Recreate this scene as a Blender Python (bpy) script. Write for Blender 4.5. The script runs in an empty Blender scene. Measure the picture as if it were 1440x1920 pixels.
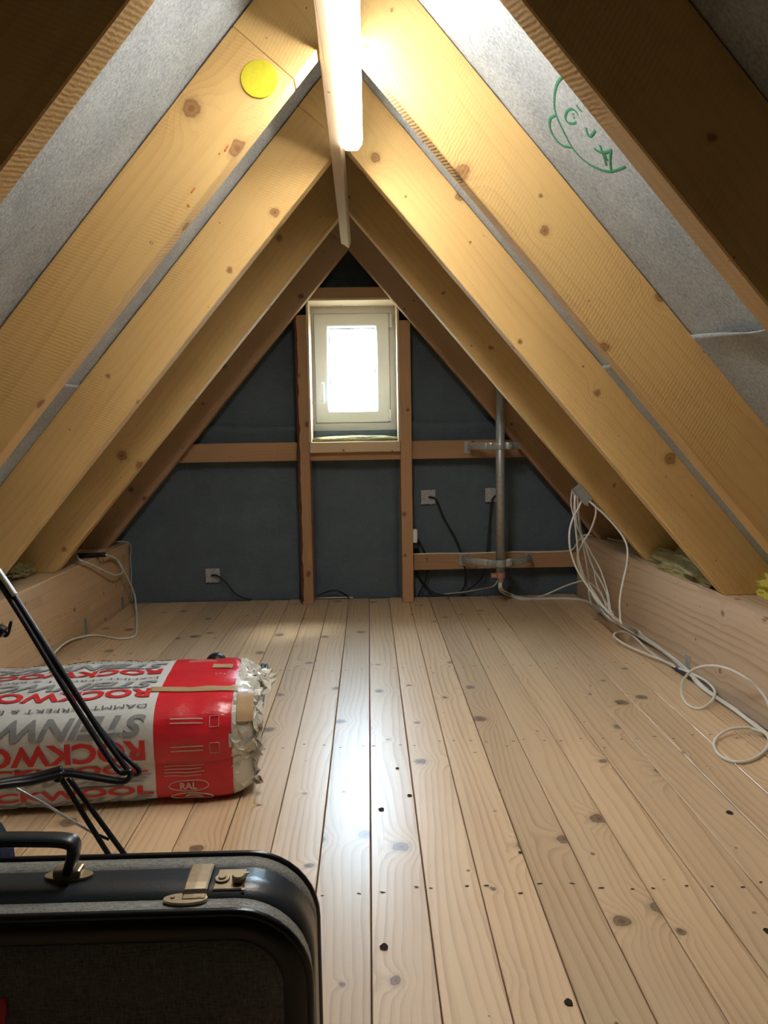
import bpy, bmesh, math, random
from mathutils import Vector, Matrix, noise
random.seed(7)
S = bpy.context.scene
C = S.collection

# ------------------------------------------------------------------ camera
F_PX, W_PX, H_PX = 1442.0, 1440.0, 1920.0
CAM = Vector((0, 0, 0.986))
VPX, VPY, ROLL = 690.0, 812.0, 0.0186
yd = Vector(((VPX - W_PX / 2) / F_PX, -(VPY - H_PX / 2) / F_PX, -1)).normalized()
xd = Vector((1, ROLL, 0)); xd.z = -(yd.x * xd.x + yd.y * xd.y) / yd.z; xd.normalize()
zd = xd.cross(yd).normalized()
ROT = Matrix((xd, yd, zd))                      # camera axes -> world axes
cam_data = bpy.data.cameras.new('camera')
cam_data.sensor_fit = 'HORIZONTAL'; cam_data.sensor_width = 36.0
cam_data.lens = 36.0 * F_PX / W_PX
cam_data.clip_start = 0.02
cam = bpy.data.objects.new('camera', cam_data); C.objects.link(cam)
cam.matrix_world = Matrix.Translation(CAM) @ ROT.to_4x4()
S.camera = cam

# ------------------------------------------------------------------ world, sun, exposure
S.view_settings.view_transform = 'Standard'
S.view_settings.look = 'None'
S.view_settings.gamma = 1.0
S.view_settings.use_curve_mapping = False
S.view_settings.exposure = 1.58
LAMP_STRENGTH = 26.0
SKY_STRENGTH = 26.0
w = bpy.data.worlds.new('overcast_sky'); S.world = w; w.use_nodes = True
wn = w.node_tree.nodes; wl = w.node_tree.links
tc = wn.new('ShaderNodeTexCoord'); sp = wn.new('ShaderNodeSeparateXYZ'); rp = wn.new('ShaderNodeValToRGB')
wl.new(tc.outputs['Generated'], sp.inputs[0]); 
mr = wn.new('ShaderNodeMapRange'); mr.inputs['From Min'].default_value = -1; mr.inputs['From Max'].default_value = 1
wl.new(sp.outputs['Z'], mr.inputs['Value']); wl.new(mr.outputs[0], rp.inputs[0])
rp.color_ramp.elements[0].position = 0.47; rp.color_ramp.elements[0].color = (0.10, 0.11, 0.09, 1)
rp.color_ramp.elements[1].position = 0.50; rp.color_ramp.elements[1].color = (0.63, 0.81, 1.0, 1)
wl.new(rp.outputs[0], wn['Background'].inputs[0]); wn['Background'].inputs[1].default_value = SKY_STRENGTH
sun_d = bpy.data.lights.new('sun', 'SUN'); sun_d.energy = 3.0; sun_d.angle = math.radians(14); sun_d.color = (1.0, 0.95, 0.88)
sun = bpy.data.objects.new('sun', sun_d); C.objects.link(sun)
sun.rotation_euler = Vector((-0.30, -0.75, -1.35)).to_track_quat('-Z', 'Y').to_euler()

# ------------------------------------------------------------------ measuring helpers
def ray(px, py):
    return ROT @ Vector(((px - W_PX / 2) / F_PX, -(py - H_PX / 2) / F_PX, -1))
def PY(px, py, y):
    d = ray(px, py); return CAM + d * ((y - CAM.y) / d.y)
def PX(px, py, x):
    d = ray(px, py); return CAM + d * ((x - CAM.x) / d.x)
def PZ(px, py, z):
    d = ray(px, py); return CAM + d * ((z - CAM.z) / d.z)
def PP(px, py, p0, n):
    d = ray(px, py); return CAM + d * ((p0 - CAM).dot(n) / d.dot(n))

# ------------------------------------------------------------------ object helpers
def wmat(o):
    m = o.matrix_basis.copy()
    if o.parent: m = wmat(o.parent) @ o.matrix_parent_inverse @ m
    return m
def attach(o, parent):
    if parent:
        o.parent = parent; o.matrix_parent_inverse = wmat(parent).inverted()
def tag(o, label, cat=None, group=None):
    o['label'] = label
    if cat: o['category'] = cat
    if group: o['group'] = group
    return o
def thing(name, loc, label=None, cat=None, group=None):
    o = bpy.data.objects.new(name, None); C.objects.link(o); o.location = loc
    o.empty_display_size = 0.05
    if label: tag(o, label, cat, group)
    return o
def link_mesh(name, me, mats, parent=None, mat4=None):
    o = bpy.data.objects.new(name, me); C.objects.link(o)
    if not isinstance(mats, (list, tuple)): mats = [mats]
    if not me.materials:
        for m in mats: me.materials.append(m)
    o.matrix_basis = mat4 if mat4 is not None else Matrix()
    attach(o, parent)
    return o
def from_bm(name, bm, mats, parent=None, mat4=None, smooth=False):
    """bm in world coordinates; stored relative to mat4 (or to its own centre)."""
    bmesh.ops.recalc_face_normals(bm, faces=bm.faces)
    if mat4 is None:
        lo = Vector((min(v.co.x for v in bm.verts), min(v.co.y for v in bm.verts), min(v.co.z for v in bm.verts)))
        hi = Vector((max(v.co.x for v in bm.verts), max(v.co.y for v in bm.verts), max(v.co.z for v in bm.verts)))
        mat4 = Matrix.Translation(((lo.x + hi.x) / 2, (lo.y + hi.y) / 2, lo.z))
    bm.transform(mat4.inverted())
    me = bpy.data.meshes.new(name)
    if smooth:
        for f in bm.faces: f.smooth = True
    bm.to_mesh(me); bm.free()
    return link_mesh(name, me, mats, parent, mat4)
def bm_box(bm, lo, hi, bevel=0.0, seg=1):
    r = bmesh.ops.create_cube(bm, size=1.0)
    lo = Vector(lo); hi = Vector(hi)
    for v in r['verts']:
        v.co = Vector([lo[i] + (v.co[i] + 0.5) * (hi[i] - lo[i]) for i in range(3)])
    if bevel:
        es = list({e for v in r['verts'] for e in v.link_edges})
        bmesh.ops.bevel(bm, geom=es, offset=bevel, segments=seg, affect='EDGES', profile=0.5)
def box(name, lo, hi, mat, parent=None, bevel=0.003, axis='x', seg=1):
    """a timber / plate; local X runs along the given axis so the grain follows it."""
    bm = bmesh.new(); bm_box(bm, lo, hi, bevel, seg)
    c = Vector([(lo[i] + hi[i]) / 2 for i in range(3)]); c.z = lo[2]
    R = {'x': Matrix.Identity(3), 'y': Matrix(((0, -1, 0), (1, 0, 0), (0, 0, 1))),
         'z': Matrix(((0, 0, 1), (0, 1, 0), (-1, 0, 0)))}[axis]
    return from_bm(name, bm, mat, parent, Matrix.Translation(c) @ R.to_4x4())
def prism(name, poly_xz, y0, y1, mat, parent=None, mat4=None, bevel=0.003):
    bm = bmesh.new()
    a = [bm.verts.new((p[0], y0, p[1])) for p in poly_xz]
    b = [bm.verts.new((p[0], y1, p[1])) for p in poly_xz]
    bm.faces.new(a); bm.faces.new(b[::-1])
    n = len(a)
    for i in range(n): bm.faces.new((a[i], b[i], b[(i + 1) % n], a[(i + 1) % n]))
    bmesh.ops.recalc_face_normals(bm, faces=bm.faces)
    if bevel: bmesh.ops.bevel(bm, geom=list(bm.edges), offset=bevel, segments=1, affect='EDGES')
    return from_bm(name, bm, mat, parent, mat4)
def spline(pts, per=10, closed=False):
    pts = [Vector(p) for p in pts]; n = len(pts); out = []
    rng = range(n if closed else n - 1)
    for i in rng:
        if closed: p0, p1, p2, p3 = pts[i - 1], pts[i], pts[(i + 1) % n], pts[(i + 2) % n]
        else: p0, p1, p2, p3 = pts[max(i - 1, 0)], pts[i], pts[i + 1], pts[min(i + 2, n - 1)]
        for k in range(per):
            t = k / per
            out.append(0.5 * ((2 * p1) + (p2 - p0) * t + (2 * p0 - 5 * p1 + 4 * p2 - p3) * t * t + (3 * p1 - p0 - 3 * p2 + p3) * t ** 3))
    if not closed: out.append(pts[-1])
    return out
def bm_tube(bm, path, r, sides=8, closed=False, flat=None):
    """sweep a circle (or flat=(half width, half height, up vector)) along path."""
    n = len(path); rings = []; up = Vector((0.13, 0.31, 0.94)).normalized()
    for i, p in enumerate(path):
        a = path[(i - 1) % n] if (closed or i > 0) else path[i]
        b = path[(i + 1) % n] if (closed or i < n - 1) else path[i]
        t = (b - a)
        t = t.normalized() if t.length > 1e-9 else Vector((1, 0, 0))
        u = flat[2] if flat else up
        s = t.cross(u)
        if s.length < 1e-4: s = t.cross(Vector((1, 0, 0.2)))
        s.normalize(); u2 = s.cross(t).normalized()
        if not flat: up = u2
        ra, rb = (flat[0], flat[1]) if flat else ((r(i / max(n - 1, 1)),) * 2 if callable(r) else (r, r))
        ring = []
        for k in range(sides):
            an = 2 * math.pi * k / sides
            if flat:
                ca, sa = math.cos(an), math.sin(an)
                q = lambda v: math.copysign(abs(v) ** 0.5, v)
                ring.append(bm.verts.new(p + s * ra * q(ca) + u2 * rb * q(sa)))
            else:
                ring.append(bm.verts.new(p + s * ra * math.cos(an) + u2 * rb * math.sin(an)))
        rings.append(ring)
    for i in range(n if closed else n - 1):
        A, B = rings[i], rings[(i + 1) % n]
        for k in range(sides): bm.faces.new((A[k], A[(k + 1) % sides], B[(k + 1) % sides], B[k]))
    if not closed:
        bm.faces.new(rings[0][::-1]); bm.faces.new(rings[-1])
def tube(name, path, r, mat, parent=None, sides=8, closed=False, flat=None):
    bm = bmesh.new(); bm_tube(bm, path, r, sides, closed, flat)
    return from_bm(name, bm, mat, parent, smooth=True)
def cable(name, pts, r, mat, label, cat='cable', group=None, per=10):
    path = spline(pts, per)
    for p in path:                                  # lie on the boards and against the beams, never inside them
        p.z = max(p.z, r + 0.001); p.y = min(p.y, YW - 0.022 - r)
        for s_, lim in ((1, XBF(p.y) - r), (-1, XL + r)):
            if p.z < ZB + r and s_ * p.x > s_ * lim:
                if ZB + r - p.z < abs(p.x - lim): p.z = ZB + r
                else: p.x = lim
    return tag(tube(name, path, r, mat), label, cat, group)
def bm_cyl(bm, c, axis, r, h, seg=24, r2=None, bevel=0.0):
    axis = Vector(axis).normalized()
    m = Matrix.Translation(Vector(c) + axis * h / 2) @ axis.to_track_quat('Z', 'Y').to_matrix().to_4x4()
    q = bmesh.ops.create_cone(bm, cap_ends=True, segments=seg, radius1=r, radius2=r if r2 is None else r2, depth=h, matrix=m)
    if bevel:
        es = [e for e in {e for v in q['verts'] for e in v.link_edges} if any(len(f.verts) > 4 for f in e.link_faces)]
        bmesh.ops.bevel(bm, geom=es, offset=bevel, segments=2, affect='EDGES')
def cyl(name, c, axis, r, h, mat, parent=None, seg=24, r2=None, bevel=0.0):
    bm = bmesh.new(); bm_cyl(bm, c, axis, r, h, seg, r2, bevel)
    o = from_bm(name, bm, mat, parent)
    for f in o.data.polygons: f.use_smooth = len(f.vertices) == 4
    return o
def structure(o):
    o['kind'] = 'structure'; return o

# ------------------------------------------------------------------ materials
class NT:
    def __init__(self, name):
        self.m = bpy.data.materials.new(name); self.m.use_nodes = True
        self.t = self.m.node_tree; self.n = self.t.nodes; self.l = self.t.links
        self.b = self.n['Principled BSDF']
    def node(self, kind, **kw):
        nd = self.n.new(kind)
        for k, v in kw.items(): setattr(nd, k, v)
        return nd
    def put(self, sock, v):
        if isinstance(v, bpy.types.NodeSocket): self.l.new(v, sock)
        elif v is not None: sock.default_value = v
    def math(self, op, a, b=None, c=None, clamp=False):
        nd = self.node('ShaderNodeMath', operation=op, use_clamp=clamp)
        for i, v in enumerate((a, b, c)):
            if v is not None: self.put(nd.inputs[i], v)
        return nd.outputs[0]
    def vec(self, op, a, b=None, c=None):
        nd = self.node('ShaderNodeVectorMath', operation=op)
        for i, v in enumerate((a, b, c)):
            if v is not None: self.put(nd.inputs[i], v)
        return nd.outputs['Value' if op in ('LENGTH', 'DISTANCE', 'DOT_PRODUCT') else 'Vector']
    def comb(self, x, y, z):
        nd = self.node('ShaderNodeCombineXYZ')
        for i, v in enumerate((x, y, z)): self.put(nd.inputs[i], v)
        return nd.outputs[0]
    def sep(self, v):
        nd = self.node('ShaderNodeSeparateXYZ'); self.put(nd.inputs[0], v); return nd.outputs
    def noise(self, v, scale=1.0, detail=3.0, rough=0.5):
        nd = self.node('ShaderNodeTexNoise'); self.put(nd.inputs['Vector'], v)
        nd.inputs['Scale'].default_value = scale; nd.inputs['Detail'].default_value = detail; nd.inputs['Roughness'].default_value = rough
        return nd.outputs[0]
    def ramp(self, f, stops):
        nd = self.node('ShaderNodeValToRGB'); self.put(nd.inputs[0], f)
        el = nd.color_ramp.elements
        while len(el) < len(stops): el.new(0.5)
        for e, (p, c) in zip(el, stops):
            e.position = p; e.color = (c, c, c, 1) if not isinstance(c, tuple) else (*c[:3], 1)
        return nd.outputs[0]
    def mix(self, f, a, b, mode='MIX'):
        nd = self.node('ShaderNodeMix', data_type='RGBA', blend_type=mode)
        self.put(nd.inputs[0], f)
        for s, v in ((nd.inputs[6], a), (nd.inputs[7], b)):
            if isinstance(v, (tuple, list)): v = (*v[:3], 1)
            self.put(s, v)
        return nd.outputs[2]
    def bump(self, h, strength=0.3, dist=0.002):
        nd = self.node('ShaderNodeBump'); self.put(nd.inputs['Height'], h)
        nd.inputs['Strength'].default_value = strength; nd.inputs['Distance'].default_value = dist
        self.l.new(nd.outputs[0], self.b.inputs['Normal'])
    def done(self, color=None, rough=None, metal=None, spec=None, coat=None):
        if color is not None: self.put(self.b.inputs['Base Color'], (*color[:3], 1) if isinstance(color, tuple) else color)
        if rough is not None: self.put(self.b.inputs['Roughness'], rough)
        if metal is not None: self.b.inputs['Metallic'].default_value = metal
        if spec is not None: self.b.inputs['Specular IOR Level'].default_value = spec
        if coat is not None:
            self.b.inputs['Coat Weight'].default_value = coat[0]; self.b.inputs['Coat Roughness'].default_value = coat[1]
        return self.m

def wood(name, light, dark, knot, rings=55.0, contrast=0.5, knot_sp=(2.6, 9.0), knot_r=0.016, rough=0.7,
         saw=0.0, tone=0.15, coat=None, spec=0.3, lam=0.0, wobble=3.0, bump=0.25, knot_amt=0.9):
    t = NT(name)
    co = t.node('ShaderNodeTexCoord').outputs['Object']
    rnd = t.node('ShaderNodeObjectInfo').outputs['Random']
    off = t.vec('MULTIPLY', t.comb(rnd, rnd, rnd), (91.7, 37.3, 0.0))
    s = t.sep(co)
    c0 = t.math('ADD', s[1], s[2])
    p = t.vec('ADD', t.comb(s[0], c0, 0.0), off)
    q = t.sep(p)
    x, c = q[0], q[1]
    # knots: sparse round spots
    k = (knot_sp[0], knot_sp[1], 1.0)
    vin = t.vec('MULTIPLY', p, k)
    vo = t.node('ShaderNodeTexVoronoi', voronoi_dimensions='2D'); t.put(vo.inputs['Vector'], vin); vo.inputs['Scale'].default_value = 1.0
    d = t.vec('LENGTH', t.vec('DIVIDE', t.vec('SUBTRACT', vin, vo.outputs['Position']), k))
    wob = t.math('MULTIPLY', t.math('SUBTRACT', t.noise(p, 45.0, 2.0), 0.5), 0.018)
    d = t.math('ABSOLUTE', t.math('ADD', d, wob))
    rk = t.math('MULTIPLY', t.math('POWER', t.sep(vo.outputs['Color'])[0], 2.6), knot_r)
    rk = t.math('ADD', rk, 0.0008)
    ratio = t.math('DIVIDE', d, rk)
    core = t.ramp(t.math('MULTIPLY', ratio, 0.25), [(0.0, 1.0), (0.08, 0.95), (0.13, 0.78), (0.20, 0.78), (0.25, 0.92), (0.31, 0.25), (0.5, 0.0)])
    halo = t.math('POWER', 2.718, t.math('MULTIPLY', t.math('MULTIPLY', ratio, ratio), -0.10))
    # growth rings cut along the board
    cath = t.noise(t.comb(t.math('MULTIPLY', x, 0.9), t.math('MULTIPLY', c, 5.0), 0.0), 1.0, 1.5, 0.4)
    h = t.math('MULTIPLY', c, rings)
    h = t.math('ADD', h, t.math('MULTIPLY', cath, wobble * 3))
    h = t.math('ADD', h, t.math('MULTIPLY', halo, t.math('MULTIPLY', rk, 150.0)))
    h = t.math('ADD', h, t.math('MULTIPLY', t.noise(t.comb(t.math('MULTIPLY', x, 5.0), t.math('MULTIPLY', c, 14.0), 0.0), 1.0, 2.0), 0.5))
    g = t.ramp(t.math('FRACT', h), [(0.0, 0.0), (0.45, 0.12), (0.84, 0.9), (0.92, 1.0), (1.0, 0.0)])
    fine = t.noise(t.comb(t.math('MULTIPLY', x, 7.0), t.math('MULTIPLY', c, 330.0), 0.0), 1.0, 2.0)
    big = t.noise(t.comb(t.math('MULTIPLY', x, 1.1), t.math('MULTIPLY', c, 6.0), 4.0), 1.0, 3.0)
    gv = t.math('MULTIPLY', g, t.ramp(t.noise(t.comb(t.math('MULTIPLY', x, 0.8), t.math('MULTIPLY', c, 16.0), 9.0), 1.0, 2.0), [(0.35, 0.25), (0.65, 1.0)]))
    f = t.math('ADD', t.math('MULTIPLY', gv, contrast), t.math('MULTIPLY', t.math('SUBTRACT', fine, 0.5), 0.45))
    f = t.math('ADD', f, t.math('MULTIPLY', t.math('SUBTRACT', big, 0.5), 0.9), clamp=True)
    col = t.mix(f, light, dark)
    if lam:                                       # glued lamellae: short blocks of differing tone
        br = t.node('ShaderNodeTexBrick'); t.put(br.inputs['Vector'], t.comb(s[0], c0, 0.0))
        br.inputs['Scale'].default_value = 1.0; br.inputs['Brick Width'].default_value = lam; br.inputs['Row Height'].default_value = 0.042
        br.inputs['Mortar Size'].default_value = 0.0008; br.inputs['Mortar Smooth'].default_value = 0.4; br.offset = 0.37
        br.inputs['Color1'].default_value = (1.12, 1.10, 1.06, 1); br.inputs['Color2'].default_value = (0.84, 0.80, 0.76, 1); br.inputs['Mortar'].default_value = (0.6, 0.52, 0.45, 1)
        col = t.mix(0.8, col, br.outputs[0], 'MULTIPLY')
    col = t.mix(t.math('MULTIPLY', core, knot_amt), col, knot)
    tn = t.math('ADD', t.math('MULTIPLY', t.math('SUBTRACT', rnd, 0.5), tone), 1.0)
    col = t.mix(1.0, col, t.comb(tn, tn, tn), 'MULTIPLY')
    hb = t.math('ADD', t.math('MULTIPLY', fine, 0.5), t.math('MULTIPLY', g, 0.3))
    if saw:
        wv = t.node('ShaderNodeTexWave', wave_type='BANDS', bands_direction='X')
        t.put(wv.inputs['Vector'], t.comb(t.math('ADD', x, t.math('MULTIPLY', c, 0.35)), c, 0.0))
        wv.inputs['Scale'].default_value = 32.0; wv.inputs['Distortion'].default_value = 3.0; wv.inputs['Detail'].default_value = 2.0
        wv.inputs['Detail Scale'].default_value = 2.0
        amt = t.math('MULTIPLY', wv.outputs[1], t.ramp(t.noise(p, 3.0, 2.0), [(0.4, 0.0), (0.62, 1.0)]))
        col = t.mix(t.math('MULTIPLY', amt, saw * 0.5), col, dark)
        hb = t.math('ADD', hb, t.math('MULTIPLY', amt, saw * 1.6))
    t.bump(hb, bump, 0.0015)
    return t.done(col, rough, spec=spec, coat=coat)

def plain(name, color, rough=0.6, metal=0.0, var=0.1, scale=30.0, bump=0.0, spec=0.4, coat=None, var2=None):
    t = NT(name)
    co = t.node('ShaderNodeTexCoord').outputs['Object']
    n = t.noise(co, scale, 4.0, 0.6)
    lo = tuple(max(0, c * (1 - var)) for c in color); hi = tuple(c * (1 + var) for c in color)
    col = t.mix(n, lo, var2 if var2 else hi)
    if bump: t.bump(n, bump, 0.003)
    return t.done(col, rough, metal, spec, coat)

def felt(name, lo, hi, weave=1.0):
    t = NT(name)
    co = t.node('ShaderNodeTexCoord').outputs['Object']; s = t.sep(co)
    a = t.noise(co, 5.0, 4.0, 0.65); b = t.noise(co, 130.0, 3.0, 0.7)
    fib = t.noise(t.comb(t.math('MULTIPLY', s[0], 22.0), t.math('MULTIPLY', s[1], 150.0), t.math('MULTIPLY', s[2], 150.0)), 1.0, 3.0, 0.6)
    f = t.math('ADD', t.math('MULTIPLY', a, 0.35), t.math('ADD', t.math('MULTIPLY', b, 0.4), t.math('MULTIPLY', fib, 0.35 * weave)))
    f = t.ramp(f, [(0.36, 0.0), (0.72, 1.0)])
    col = t.mix(f, lo, hi)
    t.bump(t.math('ADD', b, t.math('MULTIPLY', fib, weave)), 0.5, 0.002)
    return t.done(col, 0.95, spec=0.15)

M = {}
M['rafter'] = wood('rafter_spruce', (0.64, 0.43, 0.175), (0.46, 0.255, 0.085), (0.19, 0.075, 0.027), rings=34, contrast=0.30,
                   knot_sp=(3.4, 8.5), knot_r=0.020, rough=0.72, saw=0.55, tone=0.16, wobble=1.3)
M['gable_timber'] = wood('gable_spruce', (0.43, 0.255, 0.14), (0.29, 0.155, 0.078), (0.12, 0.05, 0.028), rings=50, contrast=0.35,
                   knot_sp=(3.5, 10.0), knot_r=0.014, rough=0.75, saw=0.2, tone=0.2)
M['pale_timber'] = wood('planed_batten', (0.62, 0.47, 0.31), (0.44, 0.30, 0.17), (0.20, 0.10, 0.05), rings=70, contrast=0.3,
                   knot_sp=(3.5, 12.0), knot_r=0.010, rough=0.7, tone=0.1)
M['floor'] = wood('varnished_pine', (0.70, 0.51, 0.32), (0.42, 0.255, 0.125), (0.085, 0.040, 0.020), rings=48, contrast=0.68,
                   knot_sp=(2.6, 9.0), knot_r=0.021, rough=0.40, tone=0.30, spec=0.5, wobble=2.2, bump=0.12, coat=(0.5, 0.30))
M['glulam'] = wood('glued_spruce', (0.60, 0.42, 0.26), (0.42, 0.27, 0.14), (0.17, 0.07, 0.03), rings=75, contrast=0.35,
                   knot_sp=(4.5, 9.0), knot_r=0.013, rough=0.7, tone=0.08, lam=0.55)
M['solid_beam'] = wood('old_spruce_beam', (0.58, 0.43, 0.30), (0.40, 0.27, 0.165), (0.22, 0.08, 0.04), rings=30, contrast=0.85,
                   knot_sp=(3.0, 7.0), knot_r=0.014, rough=0.75, tone=0.08, wobble=1.2)
M['felt'] = felt('grey_roof_felt', (0.165, 0.187, 0.205), (0.48, 0.52, 0.545))
M['gable_felt'] = felt('slate_wall_felt', (0.092, 0.122, 0.152), (0.155, 0.198, 0.240), 0.5)
M['dark_void'] = plain('dark_backing', (0.03, 0.028, 0.025), 0.9)
M['upvc'] = plain('white_window_plastic', (0.74, 0.74, 0.72), 0.35, var=0.03, scale=4)
M['gasket'] = plain('dark_gasket', (0.03, 0.035, 0.04), 0.6)
M['steel'] = plain('galvanised_steel', (0.46, 0.48, 0.49), 0.42, 0.6, 0.35, 60)
M['tape'] = plain('crinkled_sealing_tape', (0.42, 0.42, 0.43), 0.5, 0.0, 0.7, 150, 0.6)
M['black_cable'] = plain('black_cable_sheath', (0.012, 0.016, 0.022), 0.45)
M['white_cable'] = plain('white_cable_sheath', (0.72, 0.71, 0.66), 0.5, var=0.06)
M['grey_cable'] = plain('grey_cable_sheath', (0.40, 0.40, 0.38), 0.5, var=0.06)
M['wool'] = plain('yellow_mineral_wool', (0.36, 0.32, 0.16), 0.95, 0, 0.55, 60, 0.9, 0.1)
M['black_metal'] = plain('black_lacquered_wire', (0.010, 0.010, 0.014), 0.38)
M['black_plastic'] = plain('black_plastic', (0.008, 0.008, 0.012), 0.45)
M['grey_plastic'] = plain('dark_grey_plastic', (0.055, 0.065, 0.075), 0.5)
M['yellow_felt'] = plain('bright_yellow_pad', (0.58, 0.52, 0.03), 0.8, 0, 0.2, 60, 0.3)
M['green_marker'] = plain('green_marker_ink', (0.03, 0.20, 0.11), 0.8, 0, 0.5, 120)
M['orange_mark'] = plain('orange_crayon', (0.62, 0.17, 0.05), 0.8)
M['white_tape'] = plain('white_tape_scrap', (0.80, 0.82, 0.82), 0.5)
M['copper'] = plain('copper_clamp', (0.62, 0.36, 0.26), 0.35, 0.7, 0.3, 60)
M['nail'] = plain('dark_nail_slot', (0.05, 0.03, 0.02), 0.8)
M['hole'] = plain('open_knot_hole', (0.018, 0.010, 0.007), 0.9)

# ------------------------------------------------------------------ room dimensions (metres)
XR, ZR, TAN = -0.0675, 1.990, 1.171          # ridge position, height of the rafter undersides at the ridge, roof slope
ANG = math.atan(TAN)
RH = 0.195                                  # rafter height
ZM = ZR + RH / math.cos(ANG)                # membrane apex
XL = -1.436                       # inner faces of the two eaves beams
ZB = 0.362                                  # their height
RY = [1.242, 2.019, 2.793, 3.575, 4.312]      # near faces of the rafters
RT = 0.06
YW = 4.575                                  # gable wall
YB = -1.9
XRS = -0.0124                               # the ridge drifts slightly sideways along its length
def XRF(y): return XR + XRS * (y - 2.5)
def XBF(y): return 1.245 + 0.02 * (4.58 - y)   # inner face of the second beam, which runs slightly out of square
XBN = Vector((1, 0.02, 0)).normalized()
def PB(px, py, off=0.0):                        # point on that inner face, moved into the room by off
    return PP(px, py, Vector((XBF(0) - off, 0, 0)), XBN)

# ------------------------------------------------------------------ floor
floor = structure(box('floor', (-2.2, YB, -0.06), (2.2, YW + 0.1, -0.024), M['dark_void'], bevel=0))
PW = 0.119
k0 = math.floor((XL + 0.012) / PW)
for k in range(k0, 12):
    x0 = -0.012 + k * PW; x1 = x0 + PW
    x0 = max(x0, XL + 0.002)
    if x1 - x0 < 0.02: continue
    dz = random.uniform(-0.0008, 0.0008)
    ye = YW - 0.03 + random.uniform(-0.014, 0.008)
    x0 += 0.0013; x1 -= 0.0013
    lim = lambda y: XBF(y) - 0.020
    if x1 < lim(ye):
        box('floor_plank', (x0, YB + 0.01, -0.024 + dz), (x1, ye, dz), M['floor'], floor, 0.0016, 'y'); continue
    yat = lambda x: 4.58 - (x + 0.020 - 1.245) / 0.02
    if lim(YB) < x0 + 0.01: continue
    poly = [(x0, YB + 0.01), (min(x1, lim(YB)), YB + 0.01)]
    if x1 < lim(YB): poly.append((x1, yat(x1)))
    poly += [(lim(ye), ye), (x0, ye)] if lim(ye) > x0 else [(x0, yat(x0))]
    bm = bmesh.new()
    a = [bm.verts.new((p[0], p[1], -0.024 + dz)) for p in poly]; b = [bm.verts.new((p[0], p[1], dz)) for p in poly]
    bm.faces.new(a[::-1]); bm.faces.new(b)
    for i in range(len(a)): bm.faces.new((a[i], a[(i + 1) % len(a)], b[(i + 1) % len(a)], b[i]))
    from_bm('floor_plank', bm, M['floor'], floor, Matrix.Translation((x0, 1.3, 0)) @ Matrix(((0, -1, 0, 0), (1, 0, 0, 0), (0, 0, 1, 0), (0, 0, 0, 1))))
bm = bmesh.new()
for j in range(-1, 5):
    yn = 1.565 + j * 0.79
    if yn < 0.6 or yn > 4.4: continue
    for k in range(k0, 11):
        for off in (0.022, 0.092):
            x = -0.012 + k * PW + off + random.uniform(-0.012, 0.012); y = yn + random.uniform(-0.018, 0.018)
            if x < XL + 0.03 or x > XBF(y) - 0.05: continue
            a = random.uniform(-0.35, 0.35); l = random.uniform(0.004, 0.0075)
            vs = []
            for i in range(8):
                an = 2 * math.pi * i / 8
                u, v = l * math.cos(an), 0.0024 * math.sin(an)
                vs.append(bm.verts.new((x + u * math.cos(a) - v * math.sin(a), y + u * math.sin(a) + v * math.cos(a), 0.0012)))
            bm.faces.new(vs)
nails = from_bm('nail_slots', bm, M['nail'], floor); nails['kind'] = 'stuff'
for px, py, r in ((715, 1518, .0075), (720, 1776, .008), (745, 1441, .005), (768, 1492, .006), (1066, 1880, .007), (1440, 1747, .008), (1368, 1524, .008), (975, 1599, .004)):
    p = PZ(px, py, 0.0)
    bm = bmesh.new(); vs = []
    for i in range(14):
        an = 2 * math.pi * i / 14
        rr = r * (1 + 0.09 * math.sin(3 * an + px) + 0.05 * math.sin(5 * an))
        vs.append(bm.verts.new((p.x + rr * 1.05 * math.cos(an), p.y + rr * 1.25 * math.sin(an), 0.0013)))
    bm.faces.new(vs)
    from_bm('knot_hole', bm, M['hole'], floor)

# ------------------------------------------------------------------ eaves beams
beamL = tag(box('eaves_beam', (XL - 0.24, YB, -0.024), (XL, YW - 0.012, ZB), M['glulam'], None, 0.004, 'y'),
            'long glued timber beam lying along the floor under the yellow dot slope', 'beam')
bm = bmesh.new()
a = [bm.verts.new((XBF(y) + dx, y, z)) for z in (-0.024, ZB) for y, dx in ((YB, 0), (YB, 0.26), (YW - 0.012, 0.26), (YW - 0.012, 0))]
for f in ((3, 2, 1, 0), (4, 5, 6, 7), (0, 1, 5, 4), (1, 2, 6, 5), (2, 3, 7, 6), (3, 0, 4, 7)): bm.faces.new([a[i] for i in f])
bmesh.ops.recalc_face_normals(bm, faces=bm.faces); bmesh.ops.bevel(bm, geom=list(bm.edges), offset=0.006, segments=2, affect='EDGES')
beamR = tag(from_bm('eaves_beam', bm, M['solid_beam'], None, Matrix.Translation((XBF(1.3), 1.3, 0)) @ Matrix(((0, -1, 0, 0), (1, 0, 0, 0), (0, 0, 1, 0), (0, 0, 0, 1)))),
            'long weathered timber beam beside the white cables on the floor', 'beam')
p = PB(1290, 1247); s = box('beam_strap', (XBF(p.y) - 0.005, p.y - 0.02, -0.001), (XBF(p.y) + 0.001, p.y + 0.02, 0.075), M['steel'], None, 0.001)
tag(s, 'small grey metal strap on the beam beside the white cables', 'metal strap')
p = PX(160, 1182, XL); s = box('beam_strap', (XL - 0.001, p.y - 0.02, -0.001), (XL + 0.004, p.y + 0.02, 0.085), M['steel'], None, 0.001)
tag(s, 'small grey metal strap on the glued beam behind the insulation bag', 'metal strap')
p = PX(228, 1120, XL); s = box('beam_strap', (XL - 0.001, p.y - 0.02, -0.001), (XL + 0.004, p.y + 0.02, 0.07), M['steel'], None, 0.001)
tag(s, 'small grey metal strap low on the glued beam near the gable wall', 'metal strap')

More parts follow.
